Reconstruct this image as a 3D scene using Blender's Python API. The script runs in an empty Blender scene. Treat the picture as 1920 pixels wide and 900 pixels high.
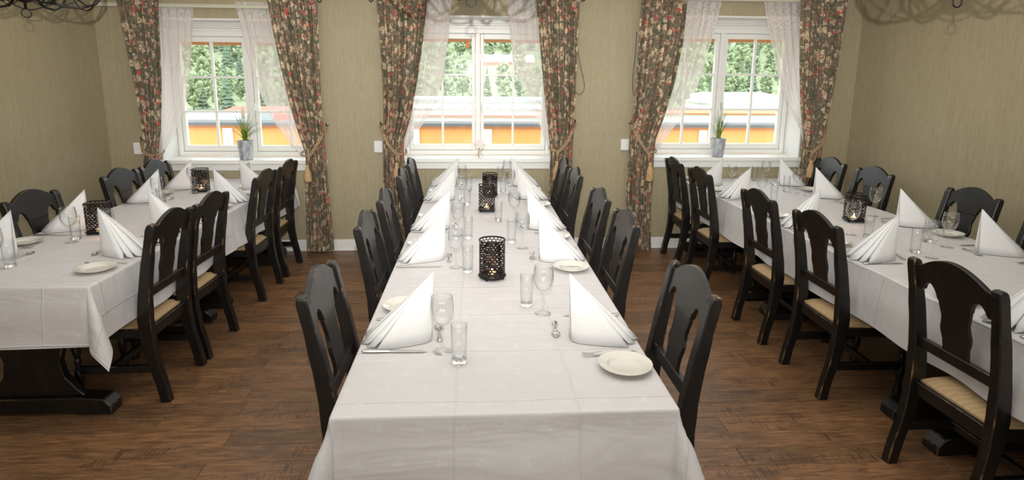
import bpy, bmesh, math, random
from mathutils import Vector, Matrix, noise
random.seed(7)
PI = math.pi
SC = bpy.context.scene
COL = SC.collection

# ---------------------------------------------------------------- camera
F_PX, CY, HC = 1114.57, 367.25, 1.70
PITCH, YAW, ROLL = 0.190519, 0.0635757, -0.0090201
fw = Vector((math.sin(YAW)*math.cos(PITCH), math.cos(YAW)*math.cos(PITCH), -math.sin(PITCH)))
r0 = Vector((math.cos(YAW), -math.sin(YAW), 0)); d0 = fw.cross(r0)
rt = math.cos(ROLL)*r0 + math.sin(ROLL)*d0
dn = -math.sin(ROLL)*r0 + math.cos(ROLL)*d0
cam = bpy.data.cameras.new('camera'); camo = bpy.data.objects.new('camera', cam); COL.objects.link(camo)
cam.sensor_width = 36; cam.lens = F_PX*36/1920; cam.shift_y = -(450-CY)/1920; cam.clip_start = .05; cam.clip_end = 3000
m = Matrix((( rt.x, -dn.x, -fw.x, 0), (rt.y, -dn.y, -fw.y, 0), (rt.z, -dn.z, -fw.z, HC), (0, 0, 0, 1)))
camo.matrix_world = m
SC.camera = camo

# ---------------------------------------------------------------- world, lights, exposure
w = bpy.data.worlds.new('world'); SC.world = w; w.use_nodes = True
bg = w.node_tree.nodes['Background']; bg.inputs[0].default_value = (.93, .97, 1, 1); bg.inputs[1].default_value = 4.8
SC.view_settings.view_transform = 'Standard'; SC.view_settings.look = 'None'
SC.view_settings.gamma = 1; SC.view_settings.use_curve_mapping = False
SC.view_settings.exposure = 0.0
SC.cycles.transparent_max_bounces = 32; SC.cycles.max_bounces = 8
SC.cycles.sample_clamp_indirect = 6
def lamp(name, typ, loc, rot, energy, color=(1, 1, 1), **kw):
    l = bpy.data.lights.new(name, typ); l.energy = energy; l.color = color
    for k, v in kw.items(): setattr(l, k, v)
    o = bpy.data.objects.new(name, l); COL.objects.link(o); o.location = loc; o.rotation_euler = rot
    return o
# camera flash just above the lens
flash = lamp('camera_flash', 'SPOT', (0, -.02, 1.90), (math.radians(99), 0, -.03), 690, (1, .975, .955),
     spot_size=math.radians(86), spot_blend=1.0, shadow_soft_size=.013)
flash.scale = (1.75, 1, 1)      # a flash head throws a wide, flat beam
# added fill panel behind the photographer, soft frontal light with no visible source
lamp('rear_fill_light', 'AREA', (0.2, -2.6, 1.75), (math.radians(86), 0, 0), 80, (1, .98, .96), shape='RECTANGLE', size=5.5, size_y=1.3)
# added broad fill under the ceiling, stands in for bounced ambient light
lamp('ceiling_fill_light', 'AREA', (0.2, 2.9, 2.58), (0, 0, 0), 74, (1, .97, .94), shape='RECTANGLE', size=6, size_y=5)

D = 5.905           # face of the window wall
DG = D+.30          # face of the window frames
XL, XR = -3.49, 3.85
CEIL = 2.62

def at(x, y, Y):    # a point of the photograph at depth Y, in metres
    v = fw + (x-960)/F_PX*rt + (y-CY)/F_PX*dn
    t = Y/v.y
    return Vector((v.x*t, Y, HC+v.z*t))

# ---------------------------------------------------------------- materials
def mat(name, base=(.8, .8, .8), rough=.5, metal=0, **kw):
    m = bpy.data.materials.new(name); m.use_nodes = True
    b = m.node_tree.nodes['Principled BSDF']
    b.inputs['Base Color'].default_value = (*base, 1); b.inputs['Roughness'].default_value = rough
    b.inputs['Metallic'].default_value = metal
    for k, v in kw.items(): b.inputs[k].default_value = v
    return m
class G:
    """small node-graph helper"""
    def __init__(s, m): s.m = m; s.t = m.node_tree; s.b = s.t.nodes.get('Principled BSDF'); s.out = s.t.nodes['Material Output']
    def n(s, typ, ins=None, **at_):
        nd = s.t.nodes.new(typ)
        for k, v in at_.items(): setattr(nd, k, v)
        for k, v in (ins or {}).items(): s.put(nd.inputs[k], v)
        return nd
    def put(s, sock, v):
        if isinstance(v, bpy.types.NodeSocket): s.t.links.new(v, sock)
        elif isinstance(v, bpy.types.Node): s.t.links.new(v.outputs[0], sock)
        else: sock.default_value = v
    def math(s, op, a, b=0, c=0, clamp=False):
        nd = s.n('ShaderNodeMath', {0: a, 1: b, 2: c}, operation=op, use_clamp=clamp); return nd.outputs[0]
    def mix(s, f, a, b, blend='MIX'):
        nd = s.t.nodes.new('ShaderNodeMix'); nd.data_type = 'RGBA'; nd.blend_type = blend
        s.put(nd.inputs[0], f); s.put(nd.inputs[6], c4(a)); s.put(nd.inputs[7], c4(b)); return nd.outputs[2]
    def ramp(s, f, stops, interp='LINEAR'):
        nd = s.n('ShaderNodeValToRGB', {0: f}); cr = nd.color_ramp; cr.interpolation = interp
        while len(cr.elements) > 1: cr.elements.remove(cr.elements[0])
        cr.elements[0].position = stops[0][0]; cr.elements[0].color = c4(stops[0][1])
        for p, c in stops[1:]:
            e = cr.elements.new(p); e.color = c4(c)
        return nd.outputs[0]
    def coord(s, kind='Object', scale=(1, 1, 1), rot=(0, 0, 0), loc=(0, 0, 0)):
        tc = s.n('ShaderNodeTexCoord'); mp = s.n('ShaderNodeMapping', {0: tc.outputs[kind]})
        mp.inputs['Scale'].default_value = scale; mp.inputs['Rotation'].default_value = rot; mp.inputs['Location'].default_value = loc
        return mp.outputs[0]
    def noise(s, v, scale=5, detail=3, rough=.5, dist=0):
        return s.n('ShaderNodeTexNoise', {'Vector': v, 'Scale': scale, 'Detail': detail, 'Roughness': rough, 'Distortion': dist}).outputs[0]
    def vor(s, v, scale=5, rnd=1, feature='F1', out='Distance'):
        nd = s.n('ShaderNodeTexVoronoi', {'Vector': v, 'Scale': scale, 'Randomness': rnd}, feature=feature); return nd.outputs[out]
    def bump(s, h, strength=.3, dist=.01, nrm=None):
        nd = s.n('ShaderNodeBump', {'Height': h, 'Strength': strength, 'Distance': dist})
        if nrm is not None: s.put(nd.inputs['Normal'], nrm)
        return nd.outputs[0]
    def col(s, v): s.put(s.b.inputs['Base Color'], v)
    def set(s, k, v): s.put(s.b.inputs[k], v)
def c4(c):
    if isinstance(c, tuple) and len(c) == 3: return (*c, 1)
    if isinstance(c, (int, float)): return (c, c, c, 1)
    return c

M = {}
def build_materials():
    # wallpaper: khaki, vertical linen streaks
    m = M['wallpaper'] = mat('wallpaper', rough=.55); g = G(m)
    v1 = g.coord('Object', (1, 1, .06)); n1 = g.noise(v1, 190, 4, .7)
    v2 = g.coord('Object', (1, 1, .035)); n2 = g.noise(v2, 70, 3, .6)
    n3 = g.noise(g.coord('Object'), 2.2, 2)
    f = g.math('MULTIPLY_ADD', n1, .72, g.math('MULTIPLY', n2, .28))
    c = g.ramp(f, [(.34, (.31, .262, .160)), (.5, (.385, .330, .212)), (.66, (.45, .395, .262))])
    c = g.mix(g.math('MULTIPLY', n3, .35), c, (.27, .235, .12))
    g.col(c); g.set('Normal', g.bump(n1, .25, .003)); g.set('Specular IOR Level', .35)
    # floor planks
    m = M['plank'] = mat('floor_plank', rough=.42); g = G(m)
    oi = g.n('ShaderNodeObjectInfo'); rnd = oi.outputs['Random']
    tc = g.n('ShaderNodeTexCoord').outputs['Object']
    off = g.n('ShaderNodeCombineXYZ', {0: g.math('MULTIPLY', rnd, 37.), 1: g.math('MULTIPLY', rnd, 91.), 2: 0.})
    v = g.n('ShaderNodeVectorMath', {0: tc, 1: off}, operation='ADD').outputs[0]
    def sc(vv, s3): return g.n('ShaderNodeVectorMath', {0: vv, 1: s3}, operation='MULTIPLY').outputs[0]
    grain = g.noise(sc(v, (1, 8, 1)), 6.5, 6, .66, .7)
    fine = g.noise(sc(v, (1, 26, 1)), 9, 4, .7)
    patch = g.noise(sc(v, (1, 2.0, 1)), 4.0, 4, .65, .6)
    saw = g.noise(sc(v, (14, 1, 1)), 9, 2, .6)
    c = g.ramp(g.math('MULTIPLY_ADD', grain, .62, g.math('MULTIPLY', fine, .38)),
               [(.30, (.060, .032, .016)), (.44, (.145, .076, .035)), (.56, (.25, .135, .062)), (.72, (.37, .205, .10))])
    c = g.mix(g.math('MULTIPLY', g.ramp(patch, [(.5, (0, 0, 0)), (.68, (1, 1, 1))]), .62), c, (.085, .050, .029))
    sm = g.math('MULTIPLY', g.ramp(saw, [(.52, (0, 0, 0)), (.60, (1, 1, 1))]), g.ramp(g.noise(sc(v, (.8, 2, 1)), 3.3, 2), [(.53, (0, 0, 0)), (.6, (1, 1, 1))]))
    c = g.mix(g.math('MULTIPLY', sm, .7), c, (.045, .024, .014))
    c = g.mix(1., c, g.ramp(rnd, [(0, (.82, .82, .82)), (1, (1.22, 1.16, 1.12))]), 'MULTIPLY')
    g.col(c); g.set('Roughness', g.math('MULTIPLY_ADD', fine, .22, .30)); g.set('Normal', g.bump(grain, .12, .003))
    M['subfloor'] = mat('subfloor', (.012, .008, .006), .7)
    # paints
    m = M['white_paint'] = mat('white_paint', (.80, .80, .76), .38); g = G(m)
    g.set('Normal', g.bump(g.noise(g.coord('Object'), 60, 2), .05, .002))
    M['white_trim'] = mat('white_trim', (.74, .75, .73), .4)
    M['ceiling'] = mat('ceiling_paint', (.78, .77, .72), .8)
    M['rail'] = mat('cream_rail', (.55, .53, .42), .45)
    # black worn wood
    m = M['black_wood'] = mat('black_wood', rough=.30); g = G(m)
    n1 = g.noise(g.coord('Object', (1, 1, .25)), 30, 4, .6)
    g.col(g.ramp(n1, [(.3, (.0035, .0030, .0027)), (.6, (.0085, .0072, .0062)), (.8, (.016, .0125, .010))]))
    g.set('Roughness', g.math('MULTIPLY_ADD', n1, .22, .22)); g.set('Normal', g.bump(n1, .10, .002))
    m = M['worn_edge'] = mat('worn_black_edge', rough=.4); g = G(m)
    n = g.noise(g.coord('Object', (1, 1, .6)), 14, 4, .75)
    g.col(g.ramp(n, [(.54, (.010, .008, .007)), (.60, (.10, .055, .022)), (.70, (.26, .15, .06))]))
    # seat fabric with diagonal stripe relief
    m = M['seat_fabric'] = mat('seat_fabric', rough=.75); g = G(m)
    wv = g.n('ShaderNodeTexWave', {'Vector': g.coord('Object', (1, 1, 1), (0, 0, .5)), 'Scale': 11., 'Distortion': 7., 'Detail': 2., 'Detail Scale': 1.4})
    n = g.noise(g.coord('Object'), 220, 2)
    g.col(g.mix(g.math('MULTIPLY', wv.outputs['Fac'], .5), (.42, .29, .145), (.54, .39, .215)))
    g.set('Normal', g.bump(g.math('MULTIPLY_ADD', n, .3, wv.outputs['Fac']), .3, .003))
    # tablecloth: faint damask sprigs and press creases, UV in metres
    m = M['cloth'] = mat('tablecloth', rough=.62); g = G(m)
    uv = g.n('ShaderNodeTexCoord').outputs['UV']
    sx = g.n('ShaderNodeSeparateXYZ', {0: uv}); U, V = sx.outputs[0], sx.outputs[1]
    row = g.math('FLOOR', g.math('MULTIPLY', V, 10.5))
    uu = g.math('FRACT', g.math('ADD', g.math('MULTIPLY', U, 8.2), g.math('MULTIPLY', row, .5)))
    vv = g.math('FRACT', g.math('MULTIPLY', V, 10.5))
    spr = None
    for (a, b, r) in ((.42, .42, .085), (.58, .40, .085), (.50, .58, .10), (.5, .46, .05)):
        dd = g.math('ADD', g.math('POWER', g.math('SUBTRACT', uu, a), 2), g.math('POWER', g.math('SUBTRACT', vv, b), 2))
        k = g.math('LESS_THAN', dd, r*r)
        spr = k if spr is None else g.math('MAXIMUM', spr, k)
    weave = g.noise(uv, 420, 2)
    spr = g.math('MULTIPLY', spr, g.ramp(g.noise(uv, 90, 2), [(.4, (0, 0, 0)), (.6, (1, 1, 1))]))
    g.col(g.mix(g.math('MULTIPLY', spr, .36), (.56, .545, .54), (.68, .675, .67)))
    def crease(X, per, off, wd):
        fr = g.math('FRACT', g.math('ADD', g.math('DIVIDE', X, per), off))
        a = g.math('ABSOLUTE', g.math('SUBTRACT', fr, .5))
        return g.math('SUBTRACT', 1, g.math('DIVIDE', a, wd/per, clamp=True), clamp=True)
    wob = g.math('MULTIPLY', g.noise(uv, 3.2, 2), .03)
    cr = g.math('ADD', crease(g.math('ADD', V, wob), .335, .30, .007), g.math('MULTIPLY', crease(g.math('ADD', U, wob), .36, .5, .006), .7))
    soft = g.noise(g.coord('UV', (.5, 1.6, 1)), 4.5, 3, .55, .4)
    h = g.math('ADD', g.math('MULTIPLY', cr, .0032), g.math('ADD', g.math('MULTIPLY', soft, .016), g.math('MULTIPLY', weave, .0003)))
    g.set('Normal', g.bump(h, .8, 1.0)); g.set('Sheen Weight', .15)
    m = M['napkin'] = mat('napkin_paper', (.68, .685, .675), .8); g = G(m)
    g.set('Normal', g.bump(g.noise(g.coord('Object'), 260, 2), .12, .001))
    g.set('Subsurface Weight', .0)
    # china, steel
    M['china'] = mat('cream_china', (.62, .60, .535), .16)
    m = M['steel'] = mat('steel', (.62, .61, .58), .20, 1)
    M['black_metal'] = mat('black_metal', (.012, .010, .010), .42, .6)
    M['dark_bronze'] = mat('dark_bronze', (.035, .02, .012), .35, .8)
    m = M['galvanised'] = mat('galvanised', (.5, .53, .56), .4, .35); g = G(m)
    n = g.noise(g.coord('Object', (1, 1, .5)), 30, 3, .7)
    g.col(g.ramp(n, [(.35, (.30, .33, .36)), (.65, (.62, .65, .68))]))
    M['soil'] = mat('soil', (.05, .022, .012), .9)
    M['leaf'] = mat('grass_leaf', (.10, .24, .02), .45)
    M['leaf_tip'] = mat('dry_leaf', (.30, .30, .10), .5)
    M['bloom'] = mat('pale_bloom', (.75, .65, .50), .8)
    M['plastic'] = mat('white_plastic', (.80, .80, .78), .3)
    M['socket_dark'] = mat('socket_hole', (.12, .12, .12), .5)
    M['cable'] = mat('dark_cable', (.06, .06, .04), .5)
    M['candle_wax'] = mat('candle_wax', (.85, .75, .6), .5)
    m = M['flame'] = mat('flame', (1, .5, .1)); G(m).set('Emission Color', (1, .42, .10, 1)); G(m).set('Emission Strength', 22.)
    # rope
    m = M['rope'] = mat('gold_rope', rough=.8); g = G(m)
    wv = g.n('ShaderNodeTexWave', {'Vector': g.coord('UV', (1, 1, 1), (0, 0, .7)), 'Scale': 6., 'Distortion': .5})
    n = g.noise(g.coord('Object'), 120, 2)
    g.col(g.ramp(n, [(.35, (.22, .13, .06)), (.6, (.46, .33, .19))]))
    m = M['tassel'] = mat('gold_tassel', rough=.8); g = G(m)
    n = g.noise(g.coord('Object', (1, 1, .06)), 260, 2, .7)
    g.col(g.ramp(n, [(.35, (.30, .18, .07)), (.62, (.62, .44, .22))])); g.set('Normal', g.bump(n, .5, .003))
    # floral drape: UV in metres
    m = M['floral'] = mat('floral_fabric', rough=.75); g = G(m)
    uv = g.coord('UV')
    wob = g.n('ShaderNodeTexNoise', {'Vector': uv, 'Scale': 14., 'Detail': 2.}).outputs['Color']
    uvw = g.n('ShaderNodeVectorMath', {0: uv, 1: g.n('ShaderNodeVectorMath', {0: wob, 'Scale': .05}, operation='SCALE').outputs[0]}, operation='ADD').outputs[0]
    base = g.ramp(g.noise(uv, 9, 3), [(.40, (.21, .15, .105)), (.52, (.25, .18, .125)), (.62, (.15, .15, .10))])
    # thin stems and small leaves
    lf = g.vor(uvw, 80, 1); lr = g.vor(uvw, 80, 1, out='Color')
    lrs = g.n('ShaderNodeSeparateColor', {0: lr})
    c = g.mix(g.math('MULTIPLY', g.math('LESS_THAN', lf, .40), g.math('GREATER_THAN', lrs.outputs[0], .42)), base, (.085, .125, .080))
    c = g.mix(g.math('MULTIPLY', g.math('LESS_THAN', lf, .30), g.math('LESS_THAN', lrs.outputs[0], .18)), c, (.46, .38, .22))
    c = g.mix(g.math('MULTIPLY', g.math('LESS_THAN', lf, .33), g.math('GREATER_THAN', lrs.outputs[1], .86)), c, (.12, .16, .12))
    ed = g.vor(uvw, 26, 1, 'DISTANCE_TO_EDGE')
    c = g.mix(g.math('MULTIPLY', g.math('LESS_THAN', ed, .045), .75), c, (.075, .080, .045))
    # medium flowers
    for (scl, thr, gate, colA, colB) in ((24., .37, .35, (.60, .46, .32), (.48, .30, .20)), (16., .42, .42, (.56, .42, .28), (.66, .54, .36)), (20., .30, .68, (.58, .040, .055), (.66, .12, .11))):
        mp = g.coord('UV', (1, .8, 1), loc=(scl*.37, scl*.11, 0))
        mpw = g.n('ShaderNodeVectorMath', {0: mp, 1: g.n('ShaderNodeVectorMath', {0: wob, 'Scale': .03}, operation='SCALE').outputs[0]}, operation='ADD').outputs[0]
        dd = g.vor(mpw, scl, .9); cc = g.n('ShaderNodeSeparateColor', {0: g.vor(mpw, scl, .9, out='Color')})
        pet = g.vor(uvw, scl*4.2, 1)
        msk = g.math('MULTIPLY', g.math('LESS_THAN', dd, thr), g.math('GREATER_THAN', cc.outputs[0], gate))
        msk = g.math('MULTIPLY', msk, g.math('LESS_THAN', pet, .62))
        fc = g.mix(g.math('GREATER_THAN', pet, .36), colA, colB)
        c = g.mix(msk, c, fc)
    g.col(c); g.set('Specular IOR Level', .2)
    # sheer
    m = M['sheer'] = mat('sheer_voile', (.84, .80, .78), .9); g = G(m)
    tr = g.n('ShaderNodeBsdfTransparent', {0: (1, 1, 1, 1)}); tl = g.n('ShaderNodeBsdfTranslucent', {0: (.86, .83, .81, 1)})
    df = g.n('ShaderNodeBsdfDiffuse', {0: (.86, .83, .81, 1)})
    cl = g.n('ShaderNodeMixShader', {0: .40, 1: df.outputs[0], 2: tl.outputs[0]})
    uv = g.coord('UV'); sp = g.n('ShaderNodeSeparateXYZ', {0: uv})
    lace = g.math('LESS_THAN', g.vor(uv, 26, .8, 'DISTANCE_TO_EDGE'), .10)
    lz = g.math('GREATER_THAN', sp.outputs[1], 2.23)
    spr = g.math('LESS_THAN', g.vor(uv, 11, .5), .13)
    lw = g.n('ShaderNodeLayerWeight', {0: .35})
    op = g.math('ADD', .56, g.math('MULTIPLY', lw.outputs['Facing'], .33))
    op = g.math('ADD', op, g.math('ADD', g.math('MULTIPLY', g.math('MULTIPLY', lace, lz), .25), g.math('MULTIPLY', spr, .2)), clamp=True)
    mx = g.n('ShaderNodeMixShader', {0: op, 1: tr.outputs[0], 2: cl.outputs[0]})
    g.t.links.new(mx.outputs[0], g.out.inputs[0])
    # thin glass
    def thin(name, tint, base, k):
        m = mat(name); g = G(m)
        tr = g.n('ShaderNodeBsdfTransparent', {0: (*tint, 1)})
        lw = g.n('ShaderNodeLayerWeight', {0: .5})
        edge = g.math('POWER', lw.outputs['Facing'], 3.0)
        tc_ = g.mix(g.math('MULTIPLY', edge, .55), tint, (.50, .51, .51))
        g.put(tr.inputs[0], tc_)
        gl = g.n('ShaderNodeBsdfGlossy', {0: (1, 1, 1, 1), 1: .03})
        fr = g.math('MULTIPLY_ADD', edge, k, base, clamp=True)
        mx = g.n('ShaderNodeMixShader', {0: fr, 1: tr.outputs[0], 2: gl.outputs[0]})
        g.t.links.new(mx.outputs[0], g.out.inputs[0]); return m
    M['glass'] = thin('drinking_glass', (.985, .99, .99), .035, .65)
    M['pane'] = thin('window_pane', (.97, .985, .98), .035, .4)
    m = M['solid_glass'] = mat('solid_glass', (1, 1, 1), .02); G(m).set('Transmission Weight', 1.); G(m).set('IOR', 1.45)
    # outdoors
    m = M['orange_wall'] = mat('orange_wall', (.52, .235, .065), .8)
    M['coping'] = mat('grey_coping', (.075, .08, .08), .8)
    M['orange_trim'] = mat('orange_trim', (.35, .13, .04), .7)
    M['outer_white'] = mat('outer_white', (.80, .80, .78), .7)
    M['pink_wall'] = mat('pale_red_wall', (.55, .22, .18), .8)
    M['red_roof'] = mat('red_roof', (.50, .10, .06), .8)
    M['grey_roof'] = mat('grey_roof', (.30, .33, .34), .8)
    m = M['grass'] = mat('meadow', rough=.9); g = G(m)
    g.col(g.ramp(g.noise(g.coord('Object'), .035, 5, .7), [(.4, (.13, .17, .08)), (.6, (.19, .23, .12))]))
    m = M['forest'] = mat('forest_floor', rough=.9); g = G(m)
    for nm, a, b in (('spruce', (.07, .115, .075), (.115, .165, .10)), ('birch', (.165, .215, .105), (.25, .30, .165))):
        m = M[nm] = mat(nm+'_foliage', rough=.9); g = G(m)
        oi = g.n('ShaderNodeObjectInfo')
        c = g.ramp(g.noise(g.coord('Object'), 1.1, 4, .8), [(.35, a), (.65, b)])
        g.col(g.mix(g.math('MULTIPLY', oi.outputs['Random'], .4), c, (.17, .22, .13)))
    M['trunk'] = mat('tree_bark', (.10, .08, .06), .9)
    M['far_wood'] = mat('distant_wood', (.12, .165, .14), .9)
build_materials()

# ---------------------------------------------------------------- mesh helpers
class MB:
    def __init__(s): s.v = []; s.f = []; s.mi = []; s.uv = {}
    def add(s, vs, fs, mi=0):
        o = len(s.v); s.v += [tuple(v) for v in vs]; s.f += [tuple(i+o for i in f) for f in fs]; s.mi += [mi]*len(fs)
    def box(s, x0, x1, y0, y1, z0, z1, mi=0):
        s.add([(x0, y0, z0), (x1, y0, z0), (x1, y1, z0), (x0, y1, z0), (x0, y0, z1), (x1, y0, z1), (x1, y1, z1), (x0, y1, z1)],
              [(0, 3, 2, 1), (4, 5, 6, 7), (0, 1, 5, 4), (1, 2, 6, 5), (2, 3, 7, 6), (3, 0, 4, 7)], mi)
    def lathe(s, prof, seg=24, c=(0, 0, 0), mi=0, capb=False, capt=False):
        vs = []; fs = []; n = len(prof)
        for (r, z) in prof:
            for k in range(seg):
                a = 2*PI*k/seg; vs.append((c[0]+r*math.cos(a), c[1]+r*math.sin(a), c[2]+z))
        for i in range(n-1):
            for k in range(seg):
                k2 = (k+1) % seg; fs.append((i*seg+k, i*seg+k2, (i+1)*seg+k2, (i+1)*seg+k))
        if capb: fs.append(tuple(reversed(range(seg))))
        if capt: fs.append(tuple((n-1)*seg+k for k in range(seg)))
        s.add(vs, fs, mi)
    def tube(s, pts, r, seg=8, mi=0, flat=1.0, cap=True):
        pts = [Vector(p) for p in pts]; n = len(pts); rs = r if isinstance(r, (list, tuple)) else [r]*n
        vs = []; fs = []; up = None
        for i, p in enumerate(pts):
            t = (pts[min(i+1, n-1)]-pts[max(i-1, 0)])
            if t.length < 1e-9: t = Vector((0, 0, 1))
            t.normalize()
            if up is None:
                up = Vector((0, 0, 1)) if abs(t.z) < .9 else Vector((1, 0, 0))
            a = t.cross(up)
            if a.length < 1e-6: a = t.cross(Vector((0, 1, 0)))
            a.normalize(); b = a.cross(t).normalized(); up = b
            for k in range(seg):
                q = 2*PI*k/seg; vs.append(p+a*math.cos(q)*rs[i]+b*math.sin(q)*rs[i]*flat)
        for i in range(n-1):
            for k in range(seg):
                k2 = (k+1) % seg; fs.append((i*seg+k, i*seg+k2, (i+1)*seg+k2, (i+1)*seg+k))
        if cap: fs += [tuple(reversed(range(seg))), tuple((n-1)*seg+k for k in range(seg))]
        s.add(vs, fs, mi)
    def extrude(s, poly, fn, t, mi=0):
        """poly: list of 2-D points, fn(a,b,side)->3-D point"""
        n = len(poly); vs = [fn(a, b, -t/2) for a, b in poly]+[fn(a, b, t/2) for a, b in poly]
        fs = [tuple(reversed(range(n))), tuple(range(n, 2*n))]+[(i, (i+1) % n, n+(i+1) % n, n+i) for i in range(n)]
        s.add(vs, fs, mi)
    def grid(s, P, uvs=None, mi=0, closed=False):
        nu, nv = len(P), len(P[0]); o = len(s.v)
        vs = [p for row in P for p in row]; fs = []
        for i in range(nu-1):
            for j in range(nv-1): fs.append((i*nv+j, i*nv+j+1, (i+1)*nv+j+1, (i+1)*nv+j))
            if closed: fs.append((i*nv+nv-1, i*nv, (i+1)*nv, (i+1)*nv+nv-1))
        s.add(vs, fs, mi)
        if uvs:
            for i in range(nu):
                for j in range(nv): s.uv[o+i*nv+j] = uvs[i][j]
    def mesh(s, name, mats, smooth=False, bevel=0, bevmat=None, segs=1):
        me = bpy.data.meshes.new(name); me.from_pydata(s.v, [], s.f)
        for mm in mats: me.materials.append(mm)
        me.polygons.foreach_set('material_index', s.mi)
        if s.uv:
            uvl = me.uv_layers.new(name='UVMap')
            for lp in me.loops: uvl.data[lp.index].uv = s.uv.get(lp.vertex_index, (0, 0))
        if bevel:
            bm = bmesh.new(); bm.from_mesh(me)
            bmesh.ops.recalc_face_normals(bm, faces=bm.faces)
            es = [e for e in bm.edges if len(e.link_faces) == 2 and e.calc_face_angle(0) > .6]
            kw = {'material': bevmat} if bevmat is not None else {}
            bmesh.ops.bevel(bm, geom=es, offset=bevel, segments=segs, profile=.6, affect='EDGES', clamp_overlap=True, **kw)
            bm.to_mesh(me); bm.free()
        if smooth: me.shade_smooth()
        else: me.shade_flat()
        if smooth == 'auto':
            me.shade_smooth()
            try: me.set_sharp_from_angle(angle=.7)
            except Exception: pass
        me.update(); return me
    def obj(s, name, mats, parent=None, smooth=False, bevel=0, bevmat=None, segs=1, loc=None):
        if not isinstance(mats, (list, tuple)): mats = [mats]
        me = s.mesh(name, mats, smooth, bevel, bevmat, segs)
        o = bpy.data.objects.new(name, me); COL.objects.link(o)
        if parent is not None: o.parent = parent
        if loc is not None: o.location = loc
        return o
def tag(o, label=None, cat=None, group=None, kind=None):
    if label: o['label'] = label
    if cat: o['category'] = cat
    if group: o['group'] = group
    if kind: o['kind'] = kind
    return o
def empty(name, loc=(0, 0, 0), rz=0):
    o = bpy.data.objects.new(name, None); o.empty_display_size = .1; COL.objects.link(o); o.location = loc; o.rotation_euler = (0, 0, rz); return o
def copy_tree(o, parent=None):
    c = o.copy(); COL.objects.link(c)
    if parent is not None: c.parent = parent
    for ch in list(o.children): copy_tree(ch, c)
    return c
class Proto:
    """builds a thing the first time, copies it afterwards"""
    def __init__(s, fn): s.fn = fn; s.o = None
    def __call__(s, loc, rz, label, group=None):
        if s.o is None: o = s.o = s.fn()
        else:
            o = copy_tree(s.o)
        o.location = loc; o.rotation_euler = (0, 0, rz); o['label'] = label
        if group: o['group'] = group
        return o

# ---------------------------------------------------------------- the room shell
WIN = [  # centre x, sill shift, head shift
    dict(c=-2.243, s=-.018, h=-.062, side='left'),
    dict(c=.034, s=0, h=0, side='middle'),
    dict(c=2.575, s=.016, h=.035, side='right')]
HW = .765; SILL = .942; HEAD = 2.312
def room():
    f = MB(); f.box(XL-.3, XR+.3, -3.2, D+.02, -.05, -.006); fl = tag(f.obj('floor', M['subfloor']), kind='structure')
    # planks, one object each, running across the room
    meshes = {}
    PW = .132; y = 1.55; row = 0
    while y < D-.005:
        w_ = min(PW, D-y); x = XL-random.uniform(.1, 1.1)
        while x < XR:
            x0 = max(x, XL); x1 = min(x+1.22, XR)
            if x1-x0 > .02:
                key = (round(x1-x0, 2), round(w_, 3))
                if key not in meshes:
                    b = MB(); b.box(-key[0]/2+.0008, key[0]/2-.0008, -w_/2+.0008, w_/2-.0008, -.006, 0)
                    meshes[key] = b.mesh('plank', [M['plank']], bevel=.0012)
                o = bpy.data.objects.new('floor_plank', meshes[key]); COL.objects.link(o); o.parent = fl
                o.location = ((x0+x1)/2, y+w_/2, 0)
            x += 1.22
        y += w_; row += 1
    b = MB(); b.box(XL, XR, -3.2, 1.55, -.006, 0); tag(b.obj('near_boards', M['plank'], fl), 'unseen stretch of the plank floor under the photographer', kind='stuff')
    b = MB(); b.box(XL-.3, XR+.3, -3.2, D+.3, CEIL, CEIL+.1); tag(b.obj('ceiling', M['ceiling']), kind='structure')
    b = MB(); b.box(XL-.2, XL, -3.2, D, 0, CEIL); tag(b.obj('wall_left', M['wallpaper']), kind='structure')
    b = MB(); b.box(XR, XR+.2, -3.2, D, 0, CEIL); tag(b.obj('wall_right', M['wallpaper']), kind='structure')
    b = MB(); b.box(XL-.2, XR+.2, -3.4, -3.2, 0, CEIL); tag(b.obj('wall_rear', M['wallpaper']), kind='structure')
    # window wall: papered face and the openings
    b = MB(); e = D+.42; xs = [XL-.2]
    for w_ in WIN: xs += [w_['c']-HW, w_['c']+HW]
    xs.append(XR+.2)
    for i in range(0, 8, 2): b.box(xs[i], xs[i+1], D, e, 0, CEIL)
    for k, w_ in enumerate(WIN):
        b.box(w_['c']-HW, w_['c']+HW, D, e, 0, SILL+w_['s']-.04); b.box(w_['c']-HW, w_['c']+HW, D, e, HEAD+w_['h'], CEIL)
    tag(b.obj('wall_back', M['wallpaper']), kind='structure')
    b = MB(); b.box(XL, XR, D-.014, D, 0, .118); b.box(XL, XR, D-.018, D, 0, .02)
    tag(b.obj('baseboard_back', M['white_paint'], bevel=.004), kind='structure')
    b = MB(); b.box(XL, XL+.014, -3.2, D-.02, 0, .118); tag(b.obj('baseboard_left', M['white_paint'], bevel=.004), kind='structure')
    b = MB(); b.box(XR-.014, XR, -3.2, D-.02, 0, .118); tag(b.obj('baseboard_right', M['white_paint'], bevel=.004), kind='structure')
    # cornice along the window wall and side walls
    b = MB()
    b.box(XL, XR, D-.05, D, 2.54, CEIL); b.box(XL, XR, D-.03, D, 2.525, 2.54)
    tag(b.obj('trim_1', M['rail'], bevel=.004), kind='structure')
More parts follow.
